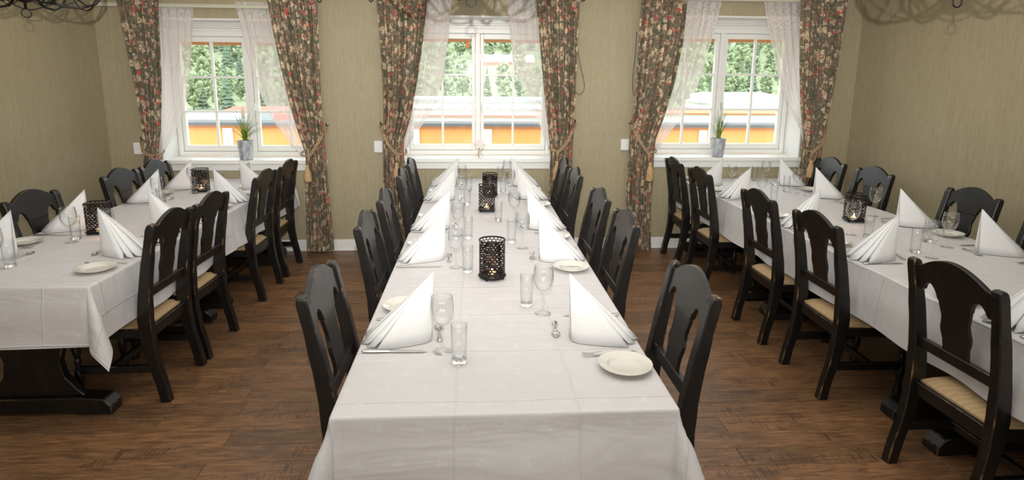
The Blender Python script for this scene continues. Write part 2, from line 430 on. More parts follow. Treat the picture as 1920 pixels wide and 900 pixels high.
def windows():
    for k, w_ in enumerate(WIN):
        c, s, h = w_['c'], w_['s'], w_['h']
        z0 = SILL+s; z1 = 2.215+h; root = empty('window_%d' % (k+1), (c, DG, z0)); tag(root, kind='structure')
        # lining of the recess
        b = MB(); t = .014; zt = HEAD+h
        b.box(-HW, -HW+t, -.30, 0, 0, zt-z0); b.box(HW-t, HW, -.30, 0, 0, zt-z0); b.box(-HW, HW, -.30, 0, zt-z0-t, zt-z0)
        b.obj('reveal', M['white_trim'], root)
        b = MB(); b.box(-HW, HW, 0, .05, z1-z0, zt-z0-t)
        for i in range(4): b.box(-HW+.02, HW-.02, -.03+.004*i, 0, z1-z0+.012+.02*i, z1-z0+.027+.02*i)
        b.obj('folded_blind' if k == 1 else 'head_board', M['white_paint'], root, bevel=.002)
        # sill board and apron
        b = MB(); b.box(-HW-.035, HW+.035, -.335, 0, -.04, 0); b.obj('sill', M['white_paint'], root, bevel=.006)
        b = MB(); b.box(-HW-.02, HW+.02, -.318, -.30, -.104, -.04); b.obj('apron', M['white_trim'], root, bevel=.003)
        # frame
        H = z1-z0; fr = MB(); o = .045
        for (x0, x1, a0, a1) in ((-HW+t, -HW+t+o, 0, H), (HW-t-o, HW-t, 0, H), (-HW+t+o, HW-t-o, 0, o), (-HW+t+o, HW-t-o, H-o, H)):
            fr.box(x0, x1, 0, .09, a0, a1)
        fr.box(-.024, .024, .0, .09, o, H-o)
        fr.obj('frame', M['white_paint'], root, bevel=.004)
        gz0 = .058; gz1 = H-.065
        for sd in (-1, 1):
            xa, xb = (-HW+t+o+.002, -.026) if sd < 0 else (.026, HW-t-o-.002)
            sm = MB(); q = .036
            za, zb = o+.002, H-o-.002
            sm.box(xa, xa+q, .02, .075, za, zb); sm.box(xb-q, xb, .02, .075, za, zb)
            sm.box(xa+q, xb-q, .02, .075, za, za+q+.022); sm.box(xa+q, xb-q, .02, .075, zb-q-.015, zb)
            sash = sm.obj('sash', M['white_paint'], root, bevel=.004)
            ga, gb, gc, gd = xa+q, xb-q, za+q+.022, zb-q-.015
            mu = MB(); mx = (ga+gb)/2
            mu.box(mx-.011, mx+.011, .03, .065, gc, gd); mu.obj('muntin', M['white_paint'], sash, bevel=.002)
            for j in (1, 2):
                mu = MB(); zz = gc+(gd-gc)*j/3; mu.box(ga, mx-.011, .03, .065, zz-.010, zz+.010); mu.box(mx+.011, gb, .03, .065, zz-.010, zz+.010)
                mu.obj('muntin', M['white_paint'], sash, bevel=.002)
            pn = MB(); pn.box(ga-.003, gb+.003, .046, .049, gc-.003, gd+.003); pn.obj('pane', M['pane'], sash)
            hd = MB(); hx = -.05 if sd < 0 else .05
        b = MB(); b.box(.03, .045, -.02, .02, .46, .54); b.tube([(.037, -.02, .50), (.037, -.035, .50), (.037, -.037, .43)], .006)
        b.obj('handle', M['white_trim'], root)
def rails():
    for k, (xa, xb) in enumerate(((168, 595), (706, 1090), (1200, 1592))):
        w_ = WIN[k]; z = 2.475
        if k == 0: z = 2.335
        a = at(xa, 10, D-.10).x; c = at(xb, 10, D-.10).x
        root = empty('curtain_rail', ((a+c)/2, D-.075, z))
        tag(root, 'cream curtain rail above the %s window' % w_['side'], 'curtain rail')
        b = MB(); b.box(a-(a+c)/2, c-(a+c)/2, -.012, .012, 0, .03); b.box(a-(a+c)/2, c-(a+c)/2, -.018, .018, .022, .032); b.obj('track', M['rail'], root, bevel=.003)
        for sgn in (-1, 1):
            b = MB(); x = sgn*((c-a)/2-.1); b.box(x-.01, x+.01, 0.012, .075, .005, .02); b.obj('bracket', M['rail'], root)

# ---------------------------------------------------------------- curtains
def interp(tab, y):
    if y <= tab[0][1]: return tab[0][0]
    for (a, b) in zip(tab, tab[1:]):
        if y <= b[1]: return a[0]+(b[0]-a[0])*(y-a[1])/(b[1]-a[1])
    return tab[-1][0]
def hang(name, L, R, y0, y1, Yp, nfold, amp, fabric, material, seed, tie=None, cols=72, dy=6, parent=None, ztop=None):
    """a hanging piece of cloth between edge tables given in photo pixels"""
    rnd = random.Random(seed); ph = [rnd.uniform(-.35, .35) for _ in range(nfold+2)]
    P = []; UV = []; ys = []
    y = y0
    while y < y1: ys.append(y); y += dy
    ys.append(y1)
    for y in ys:
        xl, xr = interp(L, y), interp(R, y)
        A = at(xl, y, Yp); B = at(xr, y, Yp); z = (A.z+B.z)/2; wd = B.x-A.x
        pinch = 1.0
        if tie is not None: pinch = 1-.55*math.exp(-((y-tie)/28.)**2)
        row = []; uvr = []
        for j in range(cols+1):
            t = j/cols; q = t*nfold; i = int(min(q, nfold-1e-6)); fr = q-i
            s = math.sin(2*PI*(q+.12*math.sin(y*.012+seed)+ph[i]*.25*math.sin(PI*fr)))
            sh = 2*PI*(q)
            am = amp*pinch*(.75+.35*math.sin(i*2.1+seed))
            x = A.x+wd*t+.18*wd/nfold*math.sin(2*sh)*.4
            yy = Yp-am*s-.012*math.sin(y*.01+q)
            if y1-y < 14 and y1 > 400: yy -= .008
            row.append((x, yy, z if ztop is None or y > y0 else ztop)); uvr.append((t*fabric, z))
        P.append(row); UV.append(uvr)
    b = MB(); b.grid(P, UV)
    return b.obj(name, material, parent, smooth=True)
DR = [  # drapes: left edge, right edge
 ('left curtain of the left window', [(220, 0), (238, 80), (258, 180), (268, 240), (271, 275), (268, 330), (262, 400), (258, 470)], [(297, 0), (301, 80), (303, 150), (302, 200), (300, 240), (296, 285), (297, 330), (305, 400), (310, 470)], 281, 'L', -8),
 ('right curtain of the left window', [(500, 0), (512, 60), (525, 120), (545, 200), (560, 250), (572, 285), (574, 310), (572, 340), (573, 400), (575, 471)], [(595, 0), (598, 80), (602, 180), (608, 250), (612, 300), (615, 340), (620, 400), (627, 471)], 290, 'R', -10),
 ('left curtain of the middle window', [(706, 0), (713, 80), (718, 160), (719, 230), (718, 300), (717, 380), (714, 471)], [(802, 0), (793, 80), (783, 150), (770, 220), (757, 262), (757, 290), (760, 330), (764, 400), (768, 471)], 287, 'L', -16),
 ('right curtain of the middle window', [(1006, 0), (1012, 80), (1018, 150), (1025, 220), (1032, 285), (1030, 320), (1028, 370), (1024, 471)], [(1088, 0), (1084, 60), (1082, 120), (1078, 200), (1075, 260), (1073, 310), (1074, 380), (1078, 471)], 285, 'R', -16),
 ('left curtain of the right window', [(1202, 0), (1197, 60), (1192, 130), (1188, 200), (1182, 240), (1178, 300), (1175, 380), (1170, 471)], [(1288, 0), (1279, 80), (1262, 160), (1245, 220), (1230, 262), (1227, 290), (1226, 340), (1222, 400), (1221, 471)], 287, 'L', -14),
 ('right curtain of the right window', [(1502, 0), (1500, 60), (1499, 130), (1500, 200), (1505, 255), (1503, 285), (1497, 315), (1492, 400), (1488, 471)], [(1590, 0), (1578, 80), (1565, 160), (1553, 220), (1545, 250), (1540, 300), (1538, 360), (1540, 471)], 283, 'R', -14),
]
def finials():
    rails_ = [o for o in COL.objects if o.name.startswith('curtain_rail')]
    for (q, k) in (((599, 4), 0), ((697, 3), 1), ((1092, 2), 1)):
        P = at(*q, D-.03); r = rails_[k]; sg = 1 if q[0] in (599, 1092) else -1
        b = MB(); b.tube([P+Vector((-sg*.02, .01, .05))-r.location, P+Vector((-sg*.012, -.01, .015))-r.location, P+Vector((0, -.02, -.005))-r.location, P+Vector((sg*.018, -.015, .004))-r.location, P+Vector((sg*.02, -.01, .022))-r.location], .0055, 6)
        b.obj('finial', M['dark_bronze'], r, smooth=True)
def curtains():
    for i, (lab, L, R, tie, side, y0) in enumerate(DR):
        L2 = [(L[0][0]-(L[1][0]-L[0][0])*(-y0)/80., y0)]+L; R2 = [(R[0][0]-(R[1][0]-R[0][0])*(-y0)/80., y0)]+R
        root = empty('floral_curtain', at((L[0][0]+R[0][0])/2, 471, D-.12)); root.location.z = 0
        tag(root, 'floral drape with red and cream blossoms, '+lab, 'curtain', 'floral curtains at the windows')
        o = hang('drape', L2, R2, y0, 470, D-.115, 7, .030, .62, M['floral'], i*3+1, tie=tie)
        o.parent = root; o.matrix_parent_inverse = Matrix.Translation(root.location).inverted()
        b = MB(); zt = o.data.vertices[0].co.z; xa = at(L[0][0]+3, 0, D-.1).x; xb = at(R[0][0]-3, 0, D-.1).x
        b.box(xa, xb, D-.098, D-.088, zt-.03, zt+.004); h = b.obj('heading_tape', M['floral']); h.parent = root; h.matrix_parent_inverse = Matrix.Translation(root.location).inverted()
TB = [  # hook px, knot px, tassel bottom px, window name
 ((266, 262), (291, 291), None, 'left curtain of the left window'),
 ((612, 236), (578, 293), (578, 341), 'right curtain of the left window'),
 ((714, 234), (748, 290), (744, 334), 'left curtain of the middle window'),
 ((1078, 230), (1044, 284), (1043, 338), 'right curtain of the middle window'),
 ((1183, 232), (1217, 287), (1217, 340), 'left curtain of the right window'),
 ((1547, 238), (1520, 284), (1516, 333), 'right curtain of the right window'),
]
def tiebacks():
    for i, (hk, kn, ts, lab) in enumerate(TB):
        Yf = D-.165
        Hk = at(*hk, D-.05); K = at(*kn, Yf)
        sgn = 1 if hk[0] > kn[0] else -1
        edge = at(kn[0]-sgn*12, kn[1]-6, D-.12)
        hook = empty('tieback_hook', (Hk.x, D-.0, Hk.z)); tag(hook, 'small dark wall hook for the '+lab, 'hook')
        b = MB(); b.tube([(0, 0, 0), (0, -.055, 0), (.0, -.068, .012), (0, -.066, .03)], .006); b.lathe([(0.001, 0), (.016, 0), (.016, .006), (.001, .006)], 12); 
        b.obj('hook_arm', M['dark_bronze'], hook)
        cord = empty('curtain_tieback', (K.x, Yf, K.z)); tag(cord, 'beige twisted tieback cord%s around the %s' % (' with tassel' if ts else '', lab), 'tieback', 'cord tiebacks of the curtains')
        O = Vector((K.x, Yf, K.z)); p = []
        Hp = Vector((Hk.x, D-.055, Hk.z))
        for (a, c, off) in ((Hp, O, 0), ):
            for k in range(11):
                t = k/10; q = a.lerp(c, t); q.y = min(q.y, D-.06-.12*min(1, t*2.2)) if t > 0 else a.y; q.z -= .035*math.sin(PI*t); p.append(q-O)
        q = MB(); q.tube(p, .0075, 8); q.tube([v+Vector((.008*sgn, -.004, -.014)) for v in p], .0075, 8); 
        back = [O-O, Vector((edge.x-O.x, .02, .008)), Vector((edge.x-O.x-sgn*.012, .06, .02)), Vector((edge.x-O.x, .10, .035))]
        q.tube(back, .0075, 8); q.obj('cord', M['rope'], cord, smooth=True)
        if ts:
            T = at(*ts, Yf)-O
            q = MB(); q.tube([(0, -.01, .012), (.012*sgn, -.018, -.01), (0, -.014, T.z*.35)], .009, 8)
            q.tube([(-.012, -.012, .01), (.004, -.02, -.012), (T.x*.3, -.012, T.z*.35)], .008, 8); q.obj('knot', M['rope'], cord, smooth=True)
            hgt = -T.z; q = MB()
            q.lathe([(.002, 0), (.014, -.004), (.018, -.02), (.014, -.034), (.022, -.045), (.034, -.085), (.040, -hgt*.62), (.038, -hgt*.66), (.004, -hgt*.66)], 20, c=(T.x*.8, -.02, -hgt*.32))
            q.obj('tassel', M['tassel'], cord, smooth=True)
SH = [
 ('left side of the left window', [(290, 8), (296, 100), (296, 200), (296, 285)], [(362, 8), (360, 60), (357, 130), (347, 200), (330, 248), (312, 280), (300, 296)], 8, 297),
 ('right side of the left window', [(440, 4), (455, 60), (470, 120), (490, 180), (515, 230), (543, 268), (566, 292)], [(512, 4), (520, 60), (532, 120), (550, 180), (565, 230), (573, 268), (577, 292)], 4, 293),
 ('left side of the middle window', [(795, -16), (785, 80), (776, 150), (763, 220), (755, 262), (752, 292)], [(848, -16), (840, 80), (832, 140), (818, 190), (795, 230), (770, 262), (757, 292)], -16, 293),
 ('right side of the middle window', [(948, -16), (958, 80), (965, 130), (985, 180), (1005, 220), (1022, 258), (1031, 288)], [(1012, -16), (1018, 80), (1024, 150), (1030, 220), (1036, 262), (1037, 288)], -16, 289),
 ('left side of the right window', [(1283, -12), (1273, 80), (1257, 160), (1240, 220), (1227, 262), (1225, 280)], [(1358, -12), (1345, 40), (1325, 110), (1310, 160), (1290, 200), (1262, 240), (1232, 280)], -12, 281),
 ('right side of the right window', [(1429, -12), (1440, 60), (1455, 130), (1470, 180), (1487, 215), (1504, 252), (1508, 280)], [(1506, -12), (1506, 60), (1507, 130), (1508, 200), (1511, 255), (1512, 280)], -12, 281),
]
def sheers():
    for i, (lab, L, R, y0, y1) in enumerate(SH):
        o = hang('sheer_curtain', L, R, y0, y1, D-.045, 5, .012, .7, M['sheer'], i*5+2, cols=50)
        tag(o, 'sheer white voile curtain with lace top, '+lab, 'curtain', 'sheer curtains at the windows')

# ---------------------------------------------------------------- chairs
PROF = [(0, -.004), (.10, .012), (.22, .040), (.34, .058), (.46, .062), (.58, .052), (.70, .034), (.84, .008), (.975, -.020)]
def py(z):
    if z <= 0: return PROF[0][1]
    for (a, b) in zip(PROF, PROF[1:]):
        if z <= b[0]: return a[1]+(b[1]-a[1])*(z-a[0])/(b[0]-a[0])
    a, b = PROF[-2], PROF[-1]; return b[1]+(b[1]-a[1])*(z-b[0])/(b[0]-a[0])
def crest_poly():
    top = []
    for i in range(25):
        x = -.188+.376*i/24; u = abs(x)/.188
        if u > .86: z = .950+.006*math.sin((1-u)/.14*PI/2)
        else: z = .955+.058*math.cos(u/.86*PI/2)**.9
        top.append((x, z))
    half = [(.188, .858), (.176, .848), (.164, .846), (.157, .854), (.150, .870), (.136, .886), (.120, .891), (.107, .886), (.095, .873), (.086, .856), (.080, .832)]
    return top[::-1]+[(-x, z) for x, z in half]+[(x, z) for x, z in half[::-1]]
def splat_poly():
    h = [(.832, .080), (.80, .073), (.77, .066), (.745, .069), (.72, .075), (.70, .073), (.67, .064), (.64, .062), (.612, .064)]
    return [(x, z) for z, x in h]+[(-x, z) for z, x in h[::-1]]
def make_chair():
    root = empty('dining_chair'); tag(root, None, 'chair', 'black dining chairs')
    BW, WE = M['black_wood'], M['worn_edge']; mats = [BW, WE]
    # seat
    b = MB(); n = 14; P = []
    y0, y1 = .070, .470
    rows = []
    for i in range(n+1):
        v = i/n; r = []
        for j in range(n+1):
            u = j/n*2-1; hw = .182+.036*v
            e = max(abs(u), abs(v*2-1)); z = .418+.040*(1-e**6)*(1-.12*(u*u+(2*v-1)**2))
            r.append((u*hw, y0+(y1-y0)*v, z))
        rows.append(r)
    b.grid(rows)
    bot = [(-.182, y0, .405), (.182, y0, .405), (.218, y1, .405), (-.218, y1, .405)]
    edge = [rows[0][j] for j in range(n+1)]+[rows[i][n] for i in range(1, n+1)]+[rows[n][j] for j in range(n-1, -1, -1)]+[rows[i][0] for i in range(n-1, 0, -1)]
    low = [(x, y, .405) for x, y, z in edge]; k = len(edge)
    b.add(edge+low, [(i, i+k, (i+1) % k+k, (i+1) % k) for i in range(k)])
    b.obj('seat', M['seat_fabric'], root, smooth=True)
    b = MB()
    b.extrude([(-.190, y0), (.190, y0), (.224, y1+.004), (-.224, y1+.004)], lambda a, c, t: (a, c, .378+t), .05)
    b.obj('seat_frame', mats, root, bevel=.005, bevmat=1)
    # rear posts
    for s in (-1, 1):
        b = MB(); vs = []; fs = []
        zs = [0, .05, .10, .16, .22, .28, .34, .40, .46, .52, .58, .64, .70, .77, .84, .90, .945, .965, .975]
        for z in zs:
            dp = .026+.009*math.exp(-((z-.44)/.17)**2)-.004*(z > .8)
            if z > .95: dp *= .80 if z < .97 else .45
            wx = .0225 if z < .97 else .017; c = py(z); x = s*.207
            vs += [(x-wx, c-dp, z), (x+wx, c-dp, z), (x+wx, c+dp, z), (x-wx, c+dp, z)]
        for i in range(len(zs)-1):
            for k in range(4): fs.append((i*4+k, i*4+(k+1) % 4, (i+1)*4+(k+1) % 4, (i+1)*4+k))
        fs += [(3, 2, 1, 0), tuple(len(vs)-4+k for k in range(4))]
        b.add(vs, fs); b.obj('leg', mats, root, bevel=.0045, bevmat=1)
        # turned front leg
        b = MB(); b.lathe([(.010, 0), (.020, .004), (.024, .03), (.017, .055), (.013, .075), (.015, .10), (.022, .13), (.024, .155), (.020, .185), (.013, .215), (.019, .235), (.012, .25), (.018, .27), (.024, .30), (.019, .33), (.016, .345)], 14, c=(s*.196, .435, 0), capb=True)
        b.box(s*.196-.022, s*.196+.022, .413, .457, .34, .38); b.obj('leg', BW, root, smooth='auto')
        b = MB(); b.extrude([(py(.19), .165), (.44, .165), (.44, .205), (py(.19), .205)], lambda a, c, t, s=s: (s*.200+t, a, c), .026)
        b.obj('stretcher', mats, root, bevel=.003, bevmat=1)
    b = MB(); b.box(-.19, .19, .255, .281, .168, .202); b.obj('stretcher', mats, root, bevel=.003, bevmat=1)
    b = MB(); b.box(-.192, .192, py(.39)-.012, py(.39)+.012, .350, .410); b.obj('rear_rail', mats, root, bevel=.003, bevmat=1)
    b = MB(); b.extrude([(-.192, .572), (.192, .572), (.192, .622), (-.192, .622)], lambda a, c, t: (a, py(c)+t, c), .024); b.obj('back_rail', mats, root, bevel=.003, bevmat=1)
    b = MB(); b.extrude(crest_poly(), lambda a, c, t: (a, py(c)+t-.020*(1-(a/.19)**2)*0, c), .024); b.obj('crest_rail', mats, root, bevel=.0028, bevmat=1)
    b = MB(); b.extrude(splat_poly(), lambda a, c, t: (a, py(c)+t, c), .016); b.obj('splat', mats, root, bevel=.002, bevmat=1)
    return root

# tables: x range of the top, y range, units
TABLES = {
 'left':   dict(x0=-2.69, x1=-1.79, y0=2.74, y1=5.83, units=[(2.74, 4.29), (4.29, 5.83)], tr=[(2.955, 4.14), (4.43, 5.77)], chairsL=[3.81, 4.76, 5.27], chairsR=[3.24, 3.74, 4.72, 5.30], xL=-2.765, xR=-1.634),
 'middle': dict(x0=-.404, x1=.590, y0=1.585, y1=5.83, units=[(1.585, 2.74), (2.74, 4.29), (4.29, 5.83)], tr=[(1.80, 2.56), (2.86, 4.14), (4.45, 5.77)], chairsL=[2.17, 3.15, 3.82, 4.76, 5.42], chairsR=[2.12, 3.15, 3.83, 4.80, 5.42], xL=-.590, xR=.835),
 'right':  dict(x0=2.070, x1=3.125, y0=1.00, y1=5.83, units=[(1.00, 2.52), (2.52, 4.17), (4.17, 5.83)], tr=[(1.25, 2.41), (2.71, 4.08), (4.40, 5.78)], chairsL=[2.134, 3.10, 3.79, 4.84, 5.50], chairsR=[3.15, 3.81, 4.835, 5.475], xL=1.885, xR=3.425),
}
ORD = {1: 'nearest the windows', 2: 'second from the windows', 3: 'third from the windows', 4: 'fourth from the windows', 5: 'fifth from the windows'}
TZ = .750
def chairs():
    mk = Proto(make_chair)
    for tn, T in TABLES.items():
        for side in ('L', 'R'):
            ys = sorted(T['chairs'+side]); n = len(ys)
            for i, y in enumerate(ys):
                rk = n-i; x = T['x'+side]; rz = (-PI/2 if side == 'L' else PI/2)+random.uniform(-.02, .02)
                # root so that post tops land on x
                off = .020 if side == 'L' else -.020
                where = {1: 'nearest the windows', n: 'nearest the camera'}.get(rk, ORD[rk])
                mk((x+off, y, 0), rz, 'black wooden chair, beige seat, %s side of %s table, %s' % ('left' if side == 'L' else 'right', tn, where))
def table_units():
    WE = [M['black_wood'], M['worn_edge']]
    for tn, T in TABLES.items():
        cx = (T['x0']+T['x1'])/2; hw = (T['x1']-T['x0'])/2-.012; n = len(T['units'])
        for i, (ya, yb) in enumerate(T['units']):
            root = empty('trestle_table', (cx, (ya+yb)/2, 0))
            where = 'nearest the camera' if i == 0 else ('nearest the windows' if i == n-1 else 'in the middle')
            tag(root, 'black trestle table under white cloth, %s row, %s' % (tn, where), 'table', 'black trestle tables')
            hl = (yb-ya)/2-.003
            b = MB(); b.box(-hw, hw, -hl+.01, hl, TZ-.045, TZ-.006); b.obj('tabletop', WE, root, bevel=.003, bevmat=1)
            for yt in T['tr'][i]:
                yy = yt-(ya+yb)/2
                b = MB(); L_ = hw-.06
                b.extrude([(-L_, 0), (-L_, .045), (-L_+.035, .085), (-L_+.17, .095), (L_-.17, .095), (L_-.035, .085), (L_, .045), (L_, 0), (L_-.16, 0), (L_-.19, .012), (-L_+.19, .012), (-L_+.16, 0)],
                          lambda a, c, t, yy=yy: (a, yy+t, c), .10)
                b.obj('foot', WE, root, bevel=.006, bevmat=1)
                b = MB(); pl = [(-.24, .095), (-.205, .13), (-.15, .20), (-.135, .28), (-.16, .36), (-.22, .42), (-.24, .47), (-.20, .52), (-.20, .66)]
                b.extrude(pl+[(-x, z) for x, z in pl[::-1]], lambda a, c, t, yy=yy: (a, yy+t, c), .045)
                b.obj('leg', WE, root, bevel=.004, bevmat=1)
                b = MB(); b.box(-L_+.03, L_-.03, yy-.03, yy+.03, .655, TZ-.046); b.obj('crosspiece', WE, root, bevel=.004, bevmat=1)
            b = MB(); b.box(-.02, .02, T['tr'][i][0]-(ya+yb)/2+.023, T['tr'][i][1]-(ya+yb)/2-.023, .26, .34); b.obj('stretcher', WE, root, bevel=.004, bevmat=1)

def cloth(name, x0, x1, y0, y1, dn_, df, ds, lift, seed, label, step=.03, tuck=False):
    W = x1-x0; L = y1-y0; rnd = random.Random(seed); p1, p2 = rnd.uniform(0, 6), rnd.uniform(0, 6)
    def rng(a, b, st):
        n = max(1, int(round((b-a)/st))); return [a+(b-a)*i/n for i in range(n+1)]
    def axis(a, b, d0, d1):
        r = []
        if d0: r += rng(a-d0, a-.02, .022)+[a-.012, a-.006, a-.002]
        r += rng(a, b, step)
        if d1: r += [b+.002, b+.006, b+.012]+rng(b+.02, b+d1, .022)
        return r
    us = axis(x0, x1, ds, ds); vs = axis(y0, y1, dn_, df)
    P = []; UV = []
    for v in vs:
        row = []; ur = []
        cv = min(max(v, y0), y1)
        for u in us:
            cu = min(max(u, x0), x1); du, dv = u-cu, v-cv; r = math.hypot(du, dv)
            zt = TZ+lift+.0011*noise.noise(Vector((u*2.3, v*2.3, seed)))
            # press creases: shallow raised ridges
            if r < 1e-7: row.append((u, v, zt)); ur.append((u-x0, v-y0)); continue
            k = abs(math.sin(2*math.atan2(abs(dv), abs(du)))) if (abs(du) > 1e-7 and abs(dv) > 1e-7) else 0
            s = cu+cv
            rip = .5+.5*math.sin(s*9.5+p1+1.3*math.sin(s*3.1+p2))
            fl = .075+.11*rip*(1 if k == 0 else .5)+.33*k**1.3
            fl *= min(1, .35+r/.2)
            # a bunched pleat either side of each corner
            out = r*fl+.010*(1-math.exp(-r/.006))+lift*1.2
            drop = max(0, r-.010)*math.sqrt(max(.05, 1-fl*fl)) if r > .010 else r*.35
            cur = .012*math.sin(r*16+p2)*min(1, r/.1)*(1-k)
            if tuck and du < 0 and k == 0: out = .004-.22*max(0, r-.03); cur = 0   # chair backs press the cloth in
            nx, ny = du/r, dv/r
            hem = 0
            row.append((cu+nx*(out+cur*.4), cv+ny*(out+cur*.4), zt-drop-(.002 if r > .01 else 0)))
            ur.append((u-x0, v-y0))
        P.append(row); UV.append(ur)
    b = MB(); b.grid(P, UV); o = b.obj(name, M['cloth'], smooth=True)
    return tag(o, label, 'tablecloth', 'white tablecloths')
def cloths():
    T = TABLES['left']; a = (T['x0'], T['x1'])
    cloth('tablecloth', *a, 4.22, T['y1'], 0, .05, .285, 0, 3, 'white tablecloth on the window end of the left table row', tuck=True)
    cloth('tablecloth', *a, T['y0'], 4.29, .295, 0, .285, .004, 4, 'white tablecloth on the near end of the left table row, corner hanging in front', tuck=True)
    T = TABLES['middle']; a = (T['x0'], T['x1'])
    cloth('tablecloth', *a, 3.62, T['y1'], 0, .05, .285, 0, 5, 'white tablecloth on the window end of the middle table row')
    cloth('tablecloth', *a, T['y0'], 3.68, .36, 0, .285, .004, 6, 'white damask tablecloth on the near end of the middle table row', step=.025)
    T = TABLES['right']; a = (T['x0'], T['x1'])
    cloth('tablecloth', *a, 3.30, T['y1'], 0, .05, .285, 0, 7, 'white tablecloth on the window end of the right table row')
    cloth('tablecloth', *a, T['y0'], 3.36, .3, 0, .285, .004, 8, 'white tablecloth on the near end of the right table row')

# ---------------------------------------------------------------- tableware
def mk_napkin():
    # pyramid fold: local x = diner's right, y = into the table, apex at the inner end
    A = Vector((0, .245, .255)); b = MB()
    def sheet(base, A, off=0, n=6):
        rows = []
        for i in range(n+1):
            t = i/n; rows.append([tuple(A.lerp(Vector(p), t)+Vector((0, 0, .010*math.sin(PI*t)*off))) for p in base])
        b.grid(rows)
    for s in (-1, 1):
        # front panel, then three staggered pleats running back to the tail
        sheet([(0, .235, .001), (s*.024, .236, .001), (s*.046, .215, .001), (s*.064, .175, .001), (s*.080, .130, .001), (s*.094, .085, .001), (s*.104, .046, .001)], A, .6)
        sheet([(s*.104, .046, .001), (s*.076, .066, .030)], A, 0)
        sheet([(s*.076, .066, .030), (s*.084, .040, .008), (s*.076, .008, .001)], A+Vector((s*.002, -.006, -.006)), 0)
        sheet([(s*.076, .008, .001), (s*.052, .042, .030)], A+Vector((s*.002, -.006, -.006)), 0)
        sheet([(s*.052, .042, .030), (s*.056, .012, .008), (s*.040, -.018, .001), (0, -.002, .016)], A+Vector((0, -.010, -.014)), 0)
    o = b.obj('folded_napkin', M['napkin'], smooth='auto')
    md = o.modifiers.new('ply', 'SOLIDIFY'); md.thickness = .0012
    return tag(o, None, 'napkin', 'white folded napkins')
def mk_plate():
    b = MB(); b.lathe([(.001, .005), (.050, .005), (.056, .0065), (.060, .013), (.064, .0148), (.088, .0205), (.0905, .0215), (.091, .020), (.088, .017), (.062, .008), (.054, .0), (.048, 0), (.046, .002), (.001, .002)], 48)
    return tag(b.obj('side_plate', M['china'], smooth=True), None, 'plate', 'cream side plates')
def mk_wine():
    root = empty('wine_glass'); tag(root, None, 'glass', 'wine glasses')
    b = MB(); b.lathe([(.034, 0), (.0345, .0015), (.028, .004), (.012, .008), (.0055, .016), (.0042, .04), (.004, .075), (.0052, .092), (.009, .099)], 24, capb=True); b.obj('stem', M['glass'], root, smooth=True)
    b = MB(); pr = [(.0035, .097), (.014, .101), (.026, .111), (.036, .127), (.0415, .146), (.0425, .165), (.0405, .187), (.0375, .208)]
    b.lathe(pr+[(.0375-.0011, .2088)]+[(max(.001, r-.0014), z+.0008) for r, z in pr[::-1]], 28); b.obj('bowl', M['glass'], root, smooth=True)
    return root
def mk_tumbler():
    root = empty('tumbler'); tag(root, None, 'glass', 'plain tumblers')
    b = MB(); pr = [(.0255, .014), (.0265, .05), (.028, .10), (.0290, .140)]
    b.lathe(pr+[(.0282, .1406), (.0275, .14), (.0262, .09), (.0240, .020), (.001, .016)], 26); b.obj('wall', M['glass'], root, smooth=True)
    b = MB(); b.lathe([(.001, .0), (.0225, .0), (.0250, .003), (.0256, .014), (.0240, .0155), (.001, .0135)], 26); b.obj('base', M['solid_glass'], root, smooth=True)
    return root
def bar(b, pts, mi=0):
    """flat section: (y, half width, z centre, half thickness)"""
    vs = []; fs = []
    for (y, hw, z, ht) in pts:
        for k in range(8):
            a = 2*PI*k/8; vs.append((hw*math.cos(a), y, z+ht*math.sin(a)))
    n = len(pts)
    for i in range(n-1):
        for k in range(8): fs.append((i*8+k, i*8+(k+1) % 8, (i+1)*8+(k+1) % 8, (i+1)*8+k))
    fs += [tuple(reversed(range(8))), tuple((n-1)*8+k for k in range(8))]
    b.add(vs, fs, mi)
def mk_knife():
    b = MB(); bar(b, [(0, .004, .005, .003), (.006, .009, .005, .004), (.03, .0095, .005, .0045), (.09, .0075, .005, .004), (.098, .006, .005, .003), (.102, .007, .005, .0015), (.15, .0085, .005, .001), (.205, .008, .004, .0008), (.228, .003, .003, .0006)])
    return tag(b.obj('table_knife', M['steel'], smooth='auto'), None, 'knife', 'steel knives')
def mk_fork():
    b = MB(); bar(b, [(0, .004, .003, .001), (.006, .009, .003, .0016), (.03, .0085, .004, .002), (.09, .0038, .009, .0018), (.125, .0032, .011, .0018), (.14, .0065, .010, .0014), (.15, .0115, .007, .0011), (.160, .0120, .005, .001)])
    for k in range(4):
        x = -.0099+.0066*k; vs = []
        for (y, z) in ((.157, .0055), (.175, .004), (.20, .009)): vs += [(x-.0016, y, z-.0008), (x+.0016, y, z-.0008), (x+.0016, y, z+.0008), (x-.0016, y, z+.0008)]
        b.add(vs, [(0, 1, 5, 4), (1, 2, 6, 5), (2, 3, 7, 6), (3, 0, 4, 7), (4, 5, 9, 8), (5, 6, 10, 9), (6, 7, 11, 10), (7, 4, 8, 11), (8, 9, 10, 11)])
    return tag(b.obj('table_fork', M['steel'], smooth='auto'), None, 'fork', 'steel forks')
